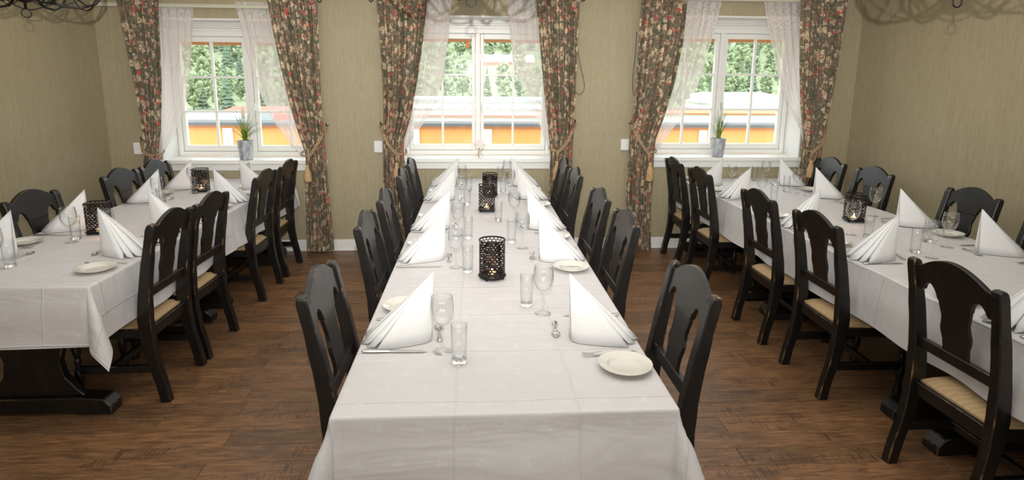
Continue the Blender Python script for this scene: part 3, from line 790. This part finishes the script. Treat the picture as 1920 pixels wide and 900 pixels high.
def mk_spoon():
    b = MB(); bar(b, [(0, .003, .003, .001), (.004, .0085, .003, .0016), (.016, .010, .003, .0018), (.03, .006, .004, .0016), (.06, .003, .007, .0016), (.098, .003, .009, .0016), (.106, .005, .008, .0014)])
    rows = []
    for i in range(9):
        t = i/8; y = .104+.050*t; hw = .0165*math.sin(PI*min(.97, max(.06, t**.85)))**.6; r = []
        for j in range(9):
            u = j/8*2-1; r.append((hw*u, y, .0075-.0062*(1-u*u)*math.sin(PI*min(1, max(.02, t)))))
        rows.append(r)
    b.grid(rows); o = b.obj('dessert_spoon', M['steel'], smooth=True)
    md = o.modifiers.new('t', 'SOLIDIFY'); md.thickness = .0012
    return tag(o, None, 'spoon', 'steel dessert spoons')
def settings():
    P = {k: Proto(f) for k, f in dict(nap=mk_napkin, plate=mk_plate, wine=mk_wine, tum=mk_tumbler, knife=mk_knife, fork=mk_fork, spoon=mk_spoon).items()}
    S = {'left': dict(L=[3.19, 3.79, 4.73, 5.29], R=[3.25, 3.79, 4.73, 5.29]), 'middle': dict(L=[2.11, 3.09, 3.80, 4.76, 5.40], R=[2.11, 3.10, 3.81, 4.78, 5.40]),
         'right': dict(L=[2.12, 3.05, 3.78, 4.82, 5.42], R=[3.09, 3.80, 4.80, 5.40])}
    # measured pieces: (table, side, index) -> piece -> (x, y)
    OV = {('middle', 'R', 0): dict(wine=(.280, 2.315), tum=(.219, 2.405), plate=(.503, 1.828)),
          ('middle', 'L', 0): dict(wine=(-.116, 1.980), tum=(-.055, 1.890)),
          ('middle', 'R', 1): dict(wine=(.272, 3.303), tum=(.217, 3.420), plate=(.494, 2.90)),
          ('middle', 'L', 1): dict(wine=(-.098, 2.950), tum=(-.037, 2.870)),
          ('middle', 'R', 2): dict(wine=(.269, 3.96), tum=(.16, 3.98)),
          ('middle', 'L', 2): dict(wine=(-.105, 3.60), tum=(-.041, 3.525)),
          ('right', 'L', 1): dict(wine=(2.534, 3.03), tum=(2.52, 3.14)),
          ('right', 'L', 2): dict(wine=(2.40, 3.547), tum=(2.471, 3.485)),
          ('right', 'R', 0): dict(wine=(2.798, 3.245)), ('right', 'R', 1): dict(wine=(2.908, 4.07), tum=(2.84, 4.16)),
          ('left', 'L', 1): dict(tum=(-2.365, 3.575), wine=(-2.345, 3.50)), ('left', 'L', 0): dict(wine=(-2.375, 2.99), tum=(-2.345, 3.035)),
          ('left', 'R', 0): dict(wine=(-2.10, 3.44), tum=(-2.16, 3.53))}
    for tn, T in TABLES.items():
        for side in ('L', 'R'):
            ys = S[tn][side]; n = len(ys)
            for i, y in enumerate(ys):
                rk = n-i
                ex = T['x0'] if side == 'L' else T['x1']; s = 1 if side == 'L' else -1
                rz = -PI/2 if side == 'L' else PI/2
                j = lambda a=.006: random.uniform(-a, a)
                ov = OV.get((tn, side, i), {})
                def W(u, v):   # u = diner's right, v = inward
                    return (ex+s*v, y-s*u, TZ+.0055)
                place = {1: 'nearest the windows', n: 'nearest the camera'}.get(rk, ORD[rk])
                sd = 'left' if side == 'L' else 'right'
                def put(k, u, v, lab, dr=0, name=None):
                    loc = W(u+j(), v+j())
                    if name in ov or k in ov: q = ov.get(k); loc = (q[0], q[1], TZ+.0055)
                    P[k](loc, rz+dr+j(.04), '%s, %s side of %s table, place %s' % (lab, sd, tn, place))
                base = random.uniform(-.02, .02)
                shift = {('middle', 'R', 0): -.02, ('middle', 'L', 0): 0}.get((tn, side, i), 0)
                put('nap', shift+base, .005, 'white standing folded napkin', random.uniform(-.12, .12))
                put('plate', -.29, .10, 'cream side plate')
                kx = .175 if side == 'R' else .125
                put('knife', kx, .004, 'steel table knife')
                put('fork', -.165, .012, 'steel table fork', .12)
                put('wine', .185 if side == 'R' else .14, .29, 'stemmed wine glass')
                put('tum', .275 if side == 'R' else .23, .35, 'straight clear tumbler')
                # spoon lies parallel to the table edge above the napkin
                loc = W(.115+j() if side == 'R' else .05+j(), .272+j(.012))
                P['spoon'](loc, rz+PI/2+random.uniform(-.15, .15), 'small steel spoon above napkin, %s side of %s table, place %s' % (sd, tn, place))
def mk_holder(square):
    root = empty('candle_holder'); tag(root, None, 'candle holder', 'black pierced candle holders')
    R_ = .063; Hh = .196; nc, nr = 20, 14; rnd = random.Random(5 if square else 9)
    def pt(a, z):
        if not square: return Vector((R_*math.cos(a), R_*math.sin(a), z))
        # rounded square
        c_, s_ = math.cos(a), math.sin(a); k = R_*.93/(abs(c_)**6+abs(s_)**6)**(1/6); return Vector((k*c_, k*s_, z))
    b = MB(); z0, z1 = .022, Hh-.006; ch = (z1-z0)/nr
    for r in range(nr):
        off = .5*(r % 2)
        for c in range(nc):
            a0 = 2*PI*(c+off)/nc; a1 = 2*PI*(c+1+off)/nc; za, zb = z0+ch*r, z0+ch*(r+1)
            am, zm = (a0+a1)/2, (za+zb)/2; hr = (.05 if square else 0)+rnd.choice([.43, .38, .34, .28, .20]) if r < nr-2 else .45
            outer = [(a0, za), (am, za), (a1, za), (a1, zm), (a1, zb), (am, zb), (a0, zb), (a0, zm)]
            inner = [(am+(a1-a0)*hr*math.cos(q), zm+ch*hr*1.0*math.sin(q)) for q in [math.radians(d) for d in (225, 270, 315, 0, 45, 90, 135, 180)]]
            vs = [pt(*p) for p in outer]+[pt(*p) for p in inner]
            b.add(vs, [(k, (k+1) % 8, 8+(k+1) % 8, 8+k) for k in range(8)])
    sh = b.obj('pierced_shell', M['black_metal'], root)
    md = sh.modifiers.new('sheet', 'SOLIDIFY'); md.thickness = .0006
    ring = [pt(2*PI*k/40, 0) for k in range(41)]
    for z, nm in ((.016, 'rim'), (Hh-.003, 'rim')):
        b = MB(); b.tube([p+Vector((0, 0, z)) for p in ring], .0036 if z > .1 else .006, 6, cap=False); b.obj(nm, M['black_metal'], root, smooth=True)
    b = MB(); vs = [pt(2*PI*k/40, .012) for k in range(40)]+[pt(2*PI*k/40, .008) for k in range(40)]
    b.add(vs, [tuple(range(40)), tuple(reversed(range(40, 80)))]); b.obj('floor_plate', M['black_metal'], root)
    for k in range(4):
        a = PI/4+k*PI/2; p = pt(a, 0)*.92; b = MB(); b.lathe([(.001, 0), (.005, .001), (.0062, .006), (.004, .010), (.001, .012)], 10, c=(p.x, p.y, 0)); b.obj('foot', M['black_metal'], root, smooth=True)
    b = MB(); b.lathe([(.001, .0125), (.019, .0125), (.020, .028), (.0185, .028), (.018, .024), (.001, .024)], 20); b.obj('tea_light', M['candle_wax'], root, smooth='auto')
    b = MB(); b.lathe([(.0005, .026), (.004, .031), (.0055, .037), (.0035, .046), (.0005, .056)], 12); b.obj('flame', M['flame'], root, smooth=True)
    l = bpy.data.lights.new('flame_light', 'POINT'); l.energy = .35; l.color = (1, .45, .15); l.shadow_soft_size = .006
    lo = bpy.data.objects.new('flame_light', l); COL.objects.link(lo); lo.parent = root; lo.location = (0, 0, .062)
    return root
def holders():
    rd, sq = Proto(lambda: mk_holder(False)), Proto(lambda: mk_holder(True)); z = TZ+.0045
    rd((.083, 2.78, z), .3, 'round black pierced candle holder, nearest on the middle table')
    sq((.088, 4.315, z), .02, 'square black pierced candle holder with feet, middle table, in front of a round one')
    rd((.125, 4.88, z), 0, 'round black pierced candle holder, farthest on the middle table')
    sq((-2.315, 3.72, z), .18, 'black pierced candle holder, lit, nearest on the left table')
    sq((-2.325, 5.14, z), .08, 'black pierced candle holder near the windows on the left table')
    sq((2.66, 3.92, z), -.20, 'black pierced candle holder, lit, on the right table')

# ---------------------------------------------------------------- small wall things, sill things, chandeliers
def sockets():
    for i, (q, lab) in enumerate((((261, 278), 'beside the left curtain of the left window'), ((710, 275), 'beside the left curtain of the middle window'), ((1171, 271), 'beside the left curtain of the right window'))):
        p = at(*q, D); root = empty('wall_socket', (p.x, D, p.z)); tag(root, 'white double wall socket '+lab, 'socket', 'white wall sockets')
        b = MB(); b.box(-.042, .042, -.026, 0, -.058, .058); b.obj('cover', M['plastic'], root, bevel=.006)
        for s in (-1, 1):
            b = MB(); seg = 18; vs = []
            b.lathe([(.019, 0), (.021, .002), (.019, .003), (.017, -.004), (.001, -.004)], seg)
            o = b.obj('outlet', M['plastic'], root, smooth=True); o.rotation_euler = (PI/2, 0, 0); o.location = (0, -.0262, s*.026)
            b = MB()
            for h in (-.008, .008): b.lathe([(.0025, 0), (.0025, .0016), (.0001, .0016)], 8, c=(h, 0, 0))
            h_ = b.obj('pin_hole', M['socket_dark'], o); h_.location = (0, 0, -.0035)
def cables():
    def cab(pts, lab, Yp=D-.012, nm='blind_cord'):
        P = [at(x, y, Yp) for x, y in pts]; Q = []
        for i in range(len(P)-1):
            p0, p1, p2, p3 = P[max(i-1, 0)], P[i], P[i+1], P[min(i+2, len(P)-1)]
            for k in range(6):
                t = k/6; Q.append(.5*((2*p1)+(-p0+p2)*t+(2*p0-5*p1+4*p2-p3)*t*t+(-p0+3*p1-3*p2+p3)*t**3))
        Q.append(P[-1]); o = Q[0].copy(); b = MB(); b.tube([q-o for q in Q], .0032, 6)
        tag(b.obj(nm, M['cable'], smooth=True, loc=o), lab, 'cord')
    cab([(1080, 70), (1083, 92), (1089, 125), (1095, 152), (1095, 168), (1088, 177), (1080, 173), (1074, 165), (1072, 120)], 'dark cord looping out beside the right curtain of the middle window')
    cab([(1194, 60), (1191, 100), (1188, 130), (1186, 155), (1187, 172), (1191, 182), (1196, 184)], 'thin dark cord beside the left curtain of the right window')
def plants():
    for q, lab, hgt, seed, yb, topw in (((462, 294), 'galvanised pot of tall grass with a pale plume on the left sill', .36, 3, 0, .22), ((1345, 289), 'galvanised pot of short bright grass on the right sill', .34, 8, 0, .13)):
        w_ = WIN[0] if q[0] < 900 else WIN[2]
        Yp = D+.01; p = at(q[0], q[1], Yp); z = SILL+w_['s']+.001
        root = empty('potted_grass', (p.x, Yp, z)); tag(root, lab, 'potted plant')
        b = MB(); b.lathe([(.001, .004), (.058, .004), (.060, .010), (.074, .178), (.078, .182), (.078, .190), (.073, .190), (.071, .176), (.001, .172)], 32); b.obj('pot', M['galvanised'], root, smooth='auto')
        for k in range(3):
            a = k*2*PI/3+.5; c = (.045*math.cos(a), .045*math.sin(a), 0); b = MB(); b.lathe([(.001, 0), (.006, 0), (.006, .005), (.001, .005)], 8, c=c); b.obj('foot', M['galvanised'], root)
        rnd = random.Random(seed); b = MB()
        for k in range(30):
            a = rnd.uniform(0, 6.28); r = rnd.uniform(.0, .062); s = rnd.uniform(.006, .012)
            b.lathe([(.001, -s*.6), (s, 0), (.001, s*.7)], 6, c=(r*math.cos(a), r*math.sin(a), .178))
        b.obj('soil', M['soil'], root)
        for k in range(46):
            a = rnd.uniform(0, 6.28); lean = rnd.uniform(.05, 1)*topw; H = hgt*rnd.uniform(.55, 1.0)*(1 if lean < .12 else .72); r0_ = rnd.uniform(0, .022)
            x0, y0 = r0_*math.cos(a), r0_*math.sin(a); pts = []; rs = []
            for i in range(6):
                t = i/5; pts.append((x0+lean*t**1.9*math.cos(a), y0*.5+lean*.45*t**1.9*math.sin(a), .172+H*(t-.22*lean/topw*t**3))); rs.append(.0062*(1-t*.82))
            b = MB(); b.tube(pts, rs, 4, flat=.5, cap=False); b.obj('blade', M['leaf'] if rnd.random() < .72 else M['leaf_tip'], root)
        if q[0] < 900:
            b = MB(); b.tube([(0, 0, .18), (.002, 0, .34), (0, 0, .40)], .002, 5); b.obj('flower_stalk', M['leaf_tip'], root)
            b = MB(); rows = [(.002, .39), (.014, .41), (.018, .44), (.014, .48), (.006, .51), (.001, .52)]; b.lathe(rows, 12); b.obj('plume', M['bloom'], root, smooth=True)
    # small white flower ornament in a glass on the middle sill
    p = at(899, 292, D+.02); root = empty('flower_vase', (p.x, D+.02, SILL+.001)); tag(root, 'small glass vase with white flowers on the middle window sill', 'vase')
    b = MB(); b.lathe([(.022, 0), (.030, .01), (.034, .035), (.026, .06), (.018, .075), (.020, .085)], 20, capb=True); b.obj('vase', M['glass'], root, smooth=True)
    b = MB(); b.tube([(-.004, 0, .005), (-.010, -.004, .05), (0, -.004, .10)], .005, 6); b.tube([(0, 0, .05), (.03, 0, .085)], .003, 6); b.obj('stem', mat('dry_stem', (.45, .22, .08), .6), root)
    for k, (x, z, s) in enumerate(((0, .125, .030), (-.035, .145, .022), (.036, .140, .022), (.004, .165, .024), (-.02, .105, .018), (.025, .10, .016))):
        b = MB(); n = 6
        for i in range(n):
            a = 2*PI*i/n; b.add([(x, -.012, z), (x+s*math.cos(a-.4), -.002, z+s*math.sin(a-.4)), (x+s*1.2*math.cos(a), .0, z+s*1.2*math.sin(a)), (x+s*math.cos(a+.4), -.002, z+s*math.sin(a+.4))], [(0, 1, 2, 3)])
        b.obj('blossom', mat('white_petal', (.85, .80, .76), .7) if k == 0 else bpy.data.materials['white_petal'], root)
def mk_chandelier():
    root = empty('chandelier'); tag(root, None, 'chandelier', 'black wrought chandeliers')
    BM = M['black_metal']
    # origin = bottom of the pull ring
    b = MB(); b.tube([(.021*math.sin(2*PI*k/20), 0, .021-.021*math.cos(2*PI*k/20)) for k in range(21)], .003, 6, cap=False); b.obj('pull_ring', BM, root, smooth=True)
    b = MB(); b.lathe([(.003, .041), (.007, .045), (.007, .072), (.030, .078), (.052, .092), (.056, .125), (.056, .155), (.030, .18), (.020, .21), (.016, .30), (.022, .33), (.012, .35), (.008, CEIL-2.0)], 20); b.obj('stem', BM, root, smooth=True)
    b = MB(); b.lathe([(.001, CEIL-2.03), (.05, CEIL-2.03), (.06, CEIL-2.005), (.06, CEIL-2.0)], 20); b.obj('ceiling_rose', BM, root, smooth=True)
    for k in range(6):
        a = 2*PI*k/6+.2; ca, sa = math.cos(a), math.sin(a)
        pr = [(.03, .15), (.08, .105), (.15, .068), (.23, .062), (.30, .09), (.34, .145), (.345, .22)]
        b = MB(); b.tube([(r*ca, r*sa, z) for r, z in pr], .007, 6)
        b.tube([(.10*ca, .10*sa, .135), (.14*ca, .14*sa, .18), (.20*ca, .20*sa, .20), (.25*ca, .25*sa, .17), (.22*ca, .22*sa, .14)], .004, 6); b.obj('arm', BM, root, smooth=True)
        b = MB(); b.lathe([(.004, .215), (.022, .222), (.024, .228), (.010, .230), (.009, .30), (.001, .30)], 14, c=(.345*ca, .345*sa, 0)); b.obj('candle_cup', M['dark_bronze'], root, smooth='auto')
        # bead swag to the next arm
        a2 = a+2*PI/6; p0 = Vector((.345*ca, .345*sa, .225)); p1 = Vector((.345*math.cos(a2), .345*math.sin(a2), .225)); pts = []
        for i in range(13):
            t = i/12; q = p0.lerp(p1, t); q.z -= .16*4*t*(1-t); pts.append(q)
        b = MB(); b.tube(pts, .004, 5); b.obj('swag', BM, root, smooth=True)
        pts = []
        for i in range(11):
            t = i/10; q = p0.lerp(Vector((0, 0, .13)), t); q.z -= .10*4*t*(1-t); pts.append(q)
        b = MB(); b.tube(pts, .003, 5); b.obj('swag', BM, root, smooth=True)
    return root
def chandeliers():
    mk = Proto(mk_chandelier)
    mk((-2.30, 3.33, 2.0), .35, 'black wrought chandelier with swags above the left table')
    mk((-.013, 2.566, 2.0), 0, 'black wrought chandelier with swags above the middle table')
    mk((1.89, 2.32, 2.0), .15, 'black wrought chandelier with swags above the right table')

# ---------------------------------------------------------------- outside the windows
def gz(x, y):   # ground height outdoors
    if y < 70: return -3.2
    t = y-70; return -3.2+.035*t+.00036*t*t+2.5*noise.noise(Vector((x*.01, y*.01, 3.)))*min(1, t/60)
def outside():
    # neighbouring orange building edge, 4 m beyond the glass
    Yo = 10.2; zt = at(900, 231, Yo).z
    root = empty('orange_building', (0, Yo, -3.2)); tag(root, 'low orange building with grey coping right outside the windows', 'building')
    def bx(nm, x0, x1, y0, y1, z0, z1, m_, par=root, org=None):
        b = MB(); o_ = org or root.location; b.box(x0-o_[0], x1-o_[0], y0-o_[1], y1-o_[1], z0-o_[2], z1-o_[2]); return b.obj(nm, m_, par)
    bx('wall', -12, 12, Yo, Yo+.3, -3.2, zt-.048, M['orange_wall'])
    bx('coping', -12, 12, Yo-.12, Yo+.5, zt-.048, zt, M['coping'])
    bx('fascia', -12, 12, Yo-.05, Yo, zt-.10, zt-.048, M['orange_trim'])
    for xa, xb in ((418, 435), (776, 786), (903, 922), (1312, 1326), (1476, 1490)):
        A = at(xa, 250, Yo-.04).x; B = at(xb, 250, Yo-.04).x; bx('pilaster', A, B, Yo-.04, Yo, -3.2, zt-.048, M['outer_white'])
    # eave of this building over the windows, and an orange lantern under it
    er = empty('roof_eave', (0, DG+.5, 2.2)); tag(er, 'thin reddish brown eave edge above the windows outside', 'eave')
    for w_ in WIN:
        b = MB(); z = (at(900, 75.5, DG+.45).z)+w_['h']*1.02; b.box(w_['c']-1.0, w_['c']+1.0, -.12, .0, z-.02-2.2, z+.18-2.2); b.obj('eave_board', M['orange_trim'], er)
    p = at(876, 84, DG+.4); lr = empty('lantern', p); tag(lr, 'small orange lantern hanging outside the middle window', 'lantern')
    b = MB(); b.lathe([(.004, .035), (.012, .028), (.020, .012), (.020, -.018), (.012, -.026), (.012, -.034), (.002, -.036)], 12); b.obj('shade', mat('amber_glass', (.65, .22, .03), .3), lr)
    b = MB(); b.tube([(0, 0, .03), (0, 0, .12)], .003, 6); b.obj('cord', M['cable'], lr)
    # ground
    P = []; xs = [-260+10*i for i in range(53)]; ysg = [6.5, 12, 20, 40, 60, 70]+[80+12*i for i in range(36)]
    for y in ysg: P.append([(x*(1 if y > 60 else 1), y, gz(x, y)) for x in xs])
    b = MB(); b.grid(P); g = b.obj('hillside', M['grass'], smooth=True); tag(g, kind='structure')
    # distant wooded ridge as one displaced surface
    P = []
    for j in range(34):
        y = 300+8*j; r = []
        for i in range(220):
            x = -300+2.8*i; z = gz(x, y)+6+7*abs(noise.noise(Vector((x*.11, y*.11, 0))))+5*abs(noise.noise(Vector((x*.35, y*.3, 5)))); r.append((x, y, z))
        P.append(r)
    b = MB(); b.grid(P); tag(b.obj('distant_forest', M['far_wood']), 'hazy wooded ridge far behind the valley', 'forest', kind='stuff')
    # trees
    def spruce(seed):
        rnd = random.Random(seed); b = MB(); b.lathe([(.18, 0), (.12, 2.5), (.03, 9)], 6); tr = b
        root = empty('spruce_tree'); tag(root, None, 'tree'); tr.obj('trunk', M['trunk'], root)
        b = MB()
        for k in range(11):
            z = 1.0+k*.78; R = 2.1*(1-k/11.5)**.9; seg = 11; o = len(b.v); vs = [(0, 0, z+1.5)]
            for i in range(seg):
                a = 2*PI*i/seg+rnd.uniform(-.2, .2); rr = R*(rnd.uniform(.75, 1.15) if i % 2 else rnd.uniform(.5, .75)); vs.append((rr*math.cos(a), rr*math.sin(a), z+rnd.uniform(-.35, .1)))
            b.add(vs, [(0, i+1, (i+1) % seg+1) for i in range(seg)])
        b.obj('crown', M['spruce'], root); return root
    def birch(seed):
        rnd = random.Random(seed); root = empty('leafy_tree'); tag(root, None, 'tree')
        b = MB(); b.lathe([(.16, 0), (.10, 3), (.04, 6)], 6); b.obj('trunk', M['trunk'], root)
        b = MB()
        for k in range(60):
            a = rnd.uniform(0, 6.28); h = rnd.uniform(2.0, 9.0); R = 2.3*math.sin(PI*min(1, (h-1.2)/8.6))*rnd.uniform(.4, 1); c = (R*math.cos(a), R*math.sin(a), h); s = rnd.uniform(.35, .75)
            b.lathe([(.02, -s), (s*.6, -s*.75), (s*1.0, -s*.1), (s*.8, s*.5), (.02, s)], 7, c=c)
        for i, v in enumerate(b.v):
            n_ = noise.noise_vector(Vector(v)*1.7)*.45; b.v[i] = (v[0]+n_.x, v[1]+n_.y, v[2]+n_.z)
        b.obj('crown', M['birch'], root); return root
    protos = [Proto(lambda: spruce(1)), Proto(lambda: spruce(2)), Proto(lambda: birch(3)), Proto(lambda: birch(4))]
    rnd = random.Random(11)
    zone = {88: 'low on the hillside', 108: 'low on the hillside', 130: 'halfway up the hillside', 155: 'halfway up the hillside', 182: 'high on the hillside', 212: 'high on the hillside', 246: 'at the top of the hillside'}
    for wi, (pa, pb) in enumerate(((325, 560), (770, 1040), (1240, 1500))):
        wn = WIN[wi]['side']; used = []
        for Y, n, hh in ((88, 10, .55), (108, 10, .62), (130, 10, .70), (155, 10, .8), (182, 10, .9), (212, 10, 1.0), (246, 10, 1.15)):
            for k in range(n):
                px = pa+(pb-pa)*(k+rnd.uniform(.3, .7))/n; y = Y+rnd.uniform(-7, 7); x = at(px, 200, y).x
                if wi == 1 and 120 < Y < 200 and px > 835 and rnd.random() < .8: continue
                if wi == 2 and Y < 100 and px > 1330: continue
                if wi == 1 and 170 < y < 206 and 835 < px < 1012: continue
                kind = rnd.choice([0, 1, 2, 3, 2]) if wi != 1 else rnd.choice([0, 2, 3, 3]); s = hh*rnd.uniform(.8, 1.2)
                if any(math.hypot(x-a, y-b) < 1.7*(s+c) for a, b, c in used): continue
                used.append((x, y, s)); sp = 'spruce tree' if kind < 2 else 'leafy pale green tree'
                o = protos[kind]((x, y, gz(x, y)-.3), rnd.uniform(0, 6), '%s %s, seen through the %s window' % (sp, zone[Y], wn), '%ss %s, %s window' % (sp, zone[Y], wn))
                o.scale = (s, s, s*rnd.uniform(.9, 1.15))
    # buildings in the valley
    def house(nm, lab, xa, xb, ytop, Y, depth, ybot=None, wallm='outer_white', roofm='grey_roof', roofh=.4, win=0, storey=None):
        A = at(xa, ytop, Y); B = at(xb, ytop, Y); zb = at(xa, ybot, Y).z-.5 if ybot else -3.2
        root = empty(nm, ((A.x+B.x)/2, Y, zb)); tag(root, lab, 'building'); W = (B.x-A.x)/2; H = A.z-zb
        b = MB(); b.box(-W, W, 0, depth, 0, H-roofh); b.obj('wall', M[wallm], root)
        b = MB(); b.box(-W-.3, W+.3, -.3, depth+.3, H-roofh, H-roofh*.4); b.add([(-W-.3, -.3, H-roofh*.4), (W+.3, -.3, H-roofh*.4), (W+.3, depth+.3, H-roofh*.4), (-W-.3, depth+.3, H-roofh*.4), (-W-.3, depth/2, H), (W+.3, depth/2, H)], [(0, 1, 5, 4), (2, 3, 4, 5), (0, 4, 3), (1, 2, 5)]); b.obj('roof', M[roofm], root)
        for k in range(win):
            x = -W+2*W*(k+.5)/win; b = MB(); ww = W/win*.45; b.box(x-ww, x+ww, -.04, .0, (H-roofh)*.45, (H-roofh)*.8); b.obj('window', M['grey_roof'], root)
        return root
    house('white_long_building', 'long white flat roofed building across the valley, middle window', 745, 1060, 182, 62, 10, win=14, roofh=.5)
    house('pale_annex', 'pale low annex with red band in front of the long white building', 720, 1080, 212, 40, 5, roofm='pink_wall', roofh=.22, win=9)
    house('red_roof_house', 'long low house with a bright red roof, left window', 408, 600, 203, 52, 9, roofm='red_roof', roofh=1.1, win=6)
    house('grey_roof_shed', 'grey roofed shed with pink gable, left window', 330, 440, 213, 38, 6, roofm='grey_roof', roofh=.8, wallm='pink_wall')
    house('white_hall', 'big white hall below the trees, right window', 1352, 1472, 174, 80, 14, roofm='outer_white', roofh=1.6)
    house('white_shed', 'white shed with a thin brown roof edge, right window', 1240, 1500, 210, 34, 5, roofm='orange_trim', roofh=.12, win=5)
    house('hill_barn', 'red and white barn on the meadow up the hill, middle window', 893, 1000, 100, 190, 14, ybot=124, wallm='pink_wall', roofm='outer_white', roofh=2.6)
    house('white_cottage', 'white cottage on the meadow up the hill, middle window', 845, 876, 112, 180, 9, ybot=124, roofm='outer_white', roofh=2.0)

room(); windows(); rails(); finials(); outside()
table_units(); cloths(); chairs()
curtains(); sheers(); tiebacks()
settings(); holders(); sockets(); cables(); plants(); chandeliers()
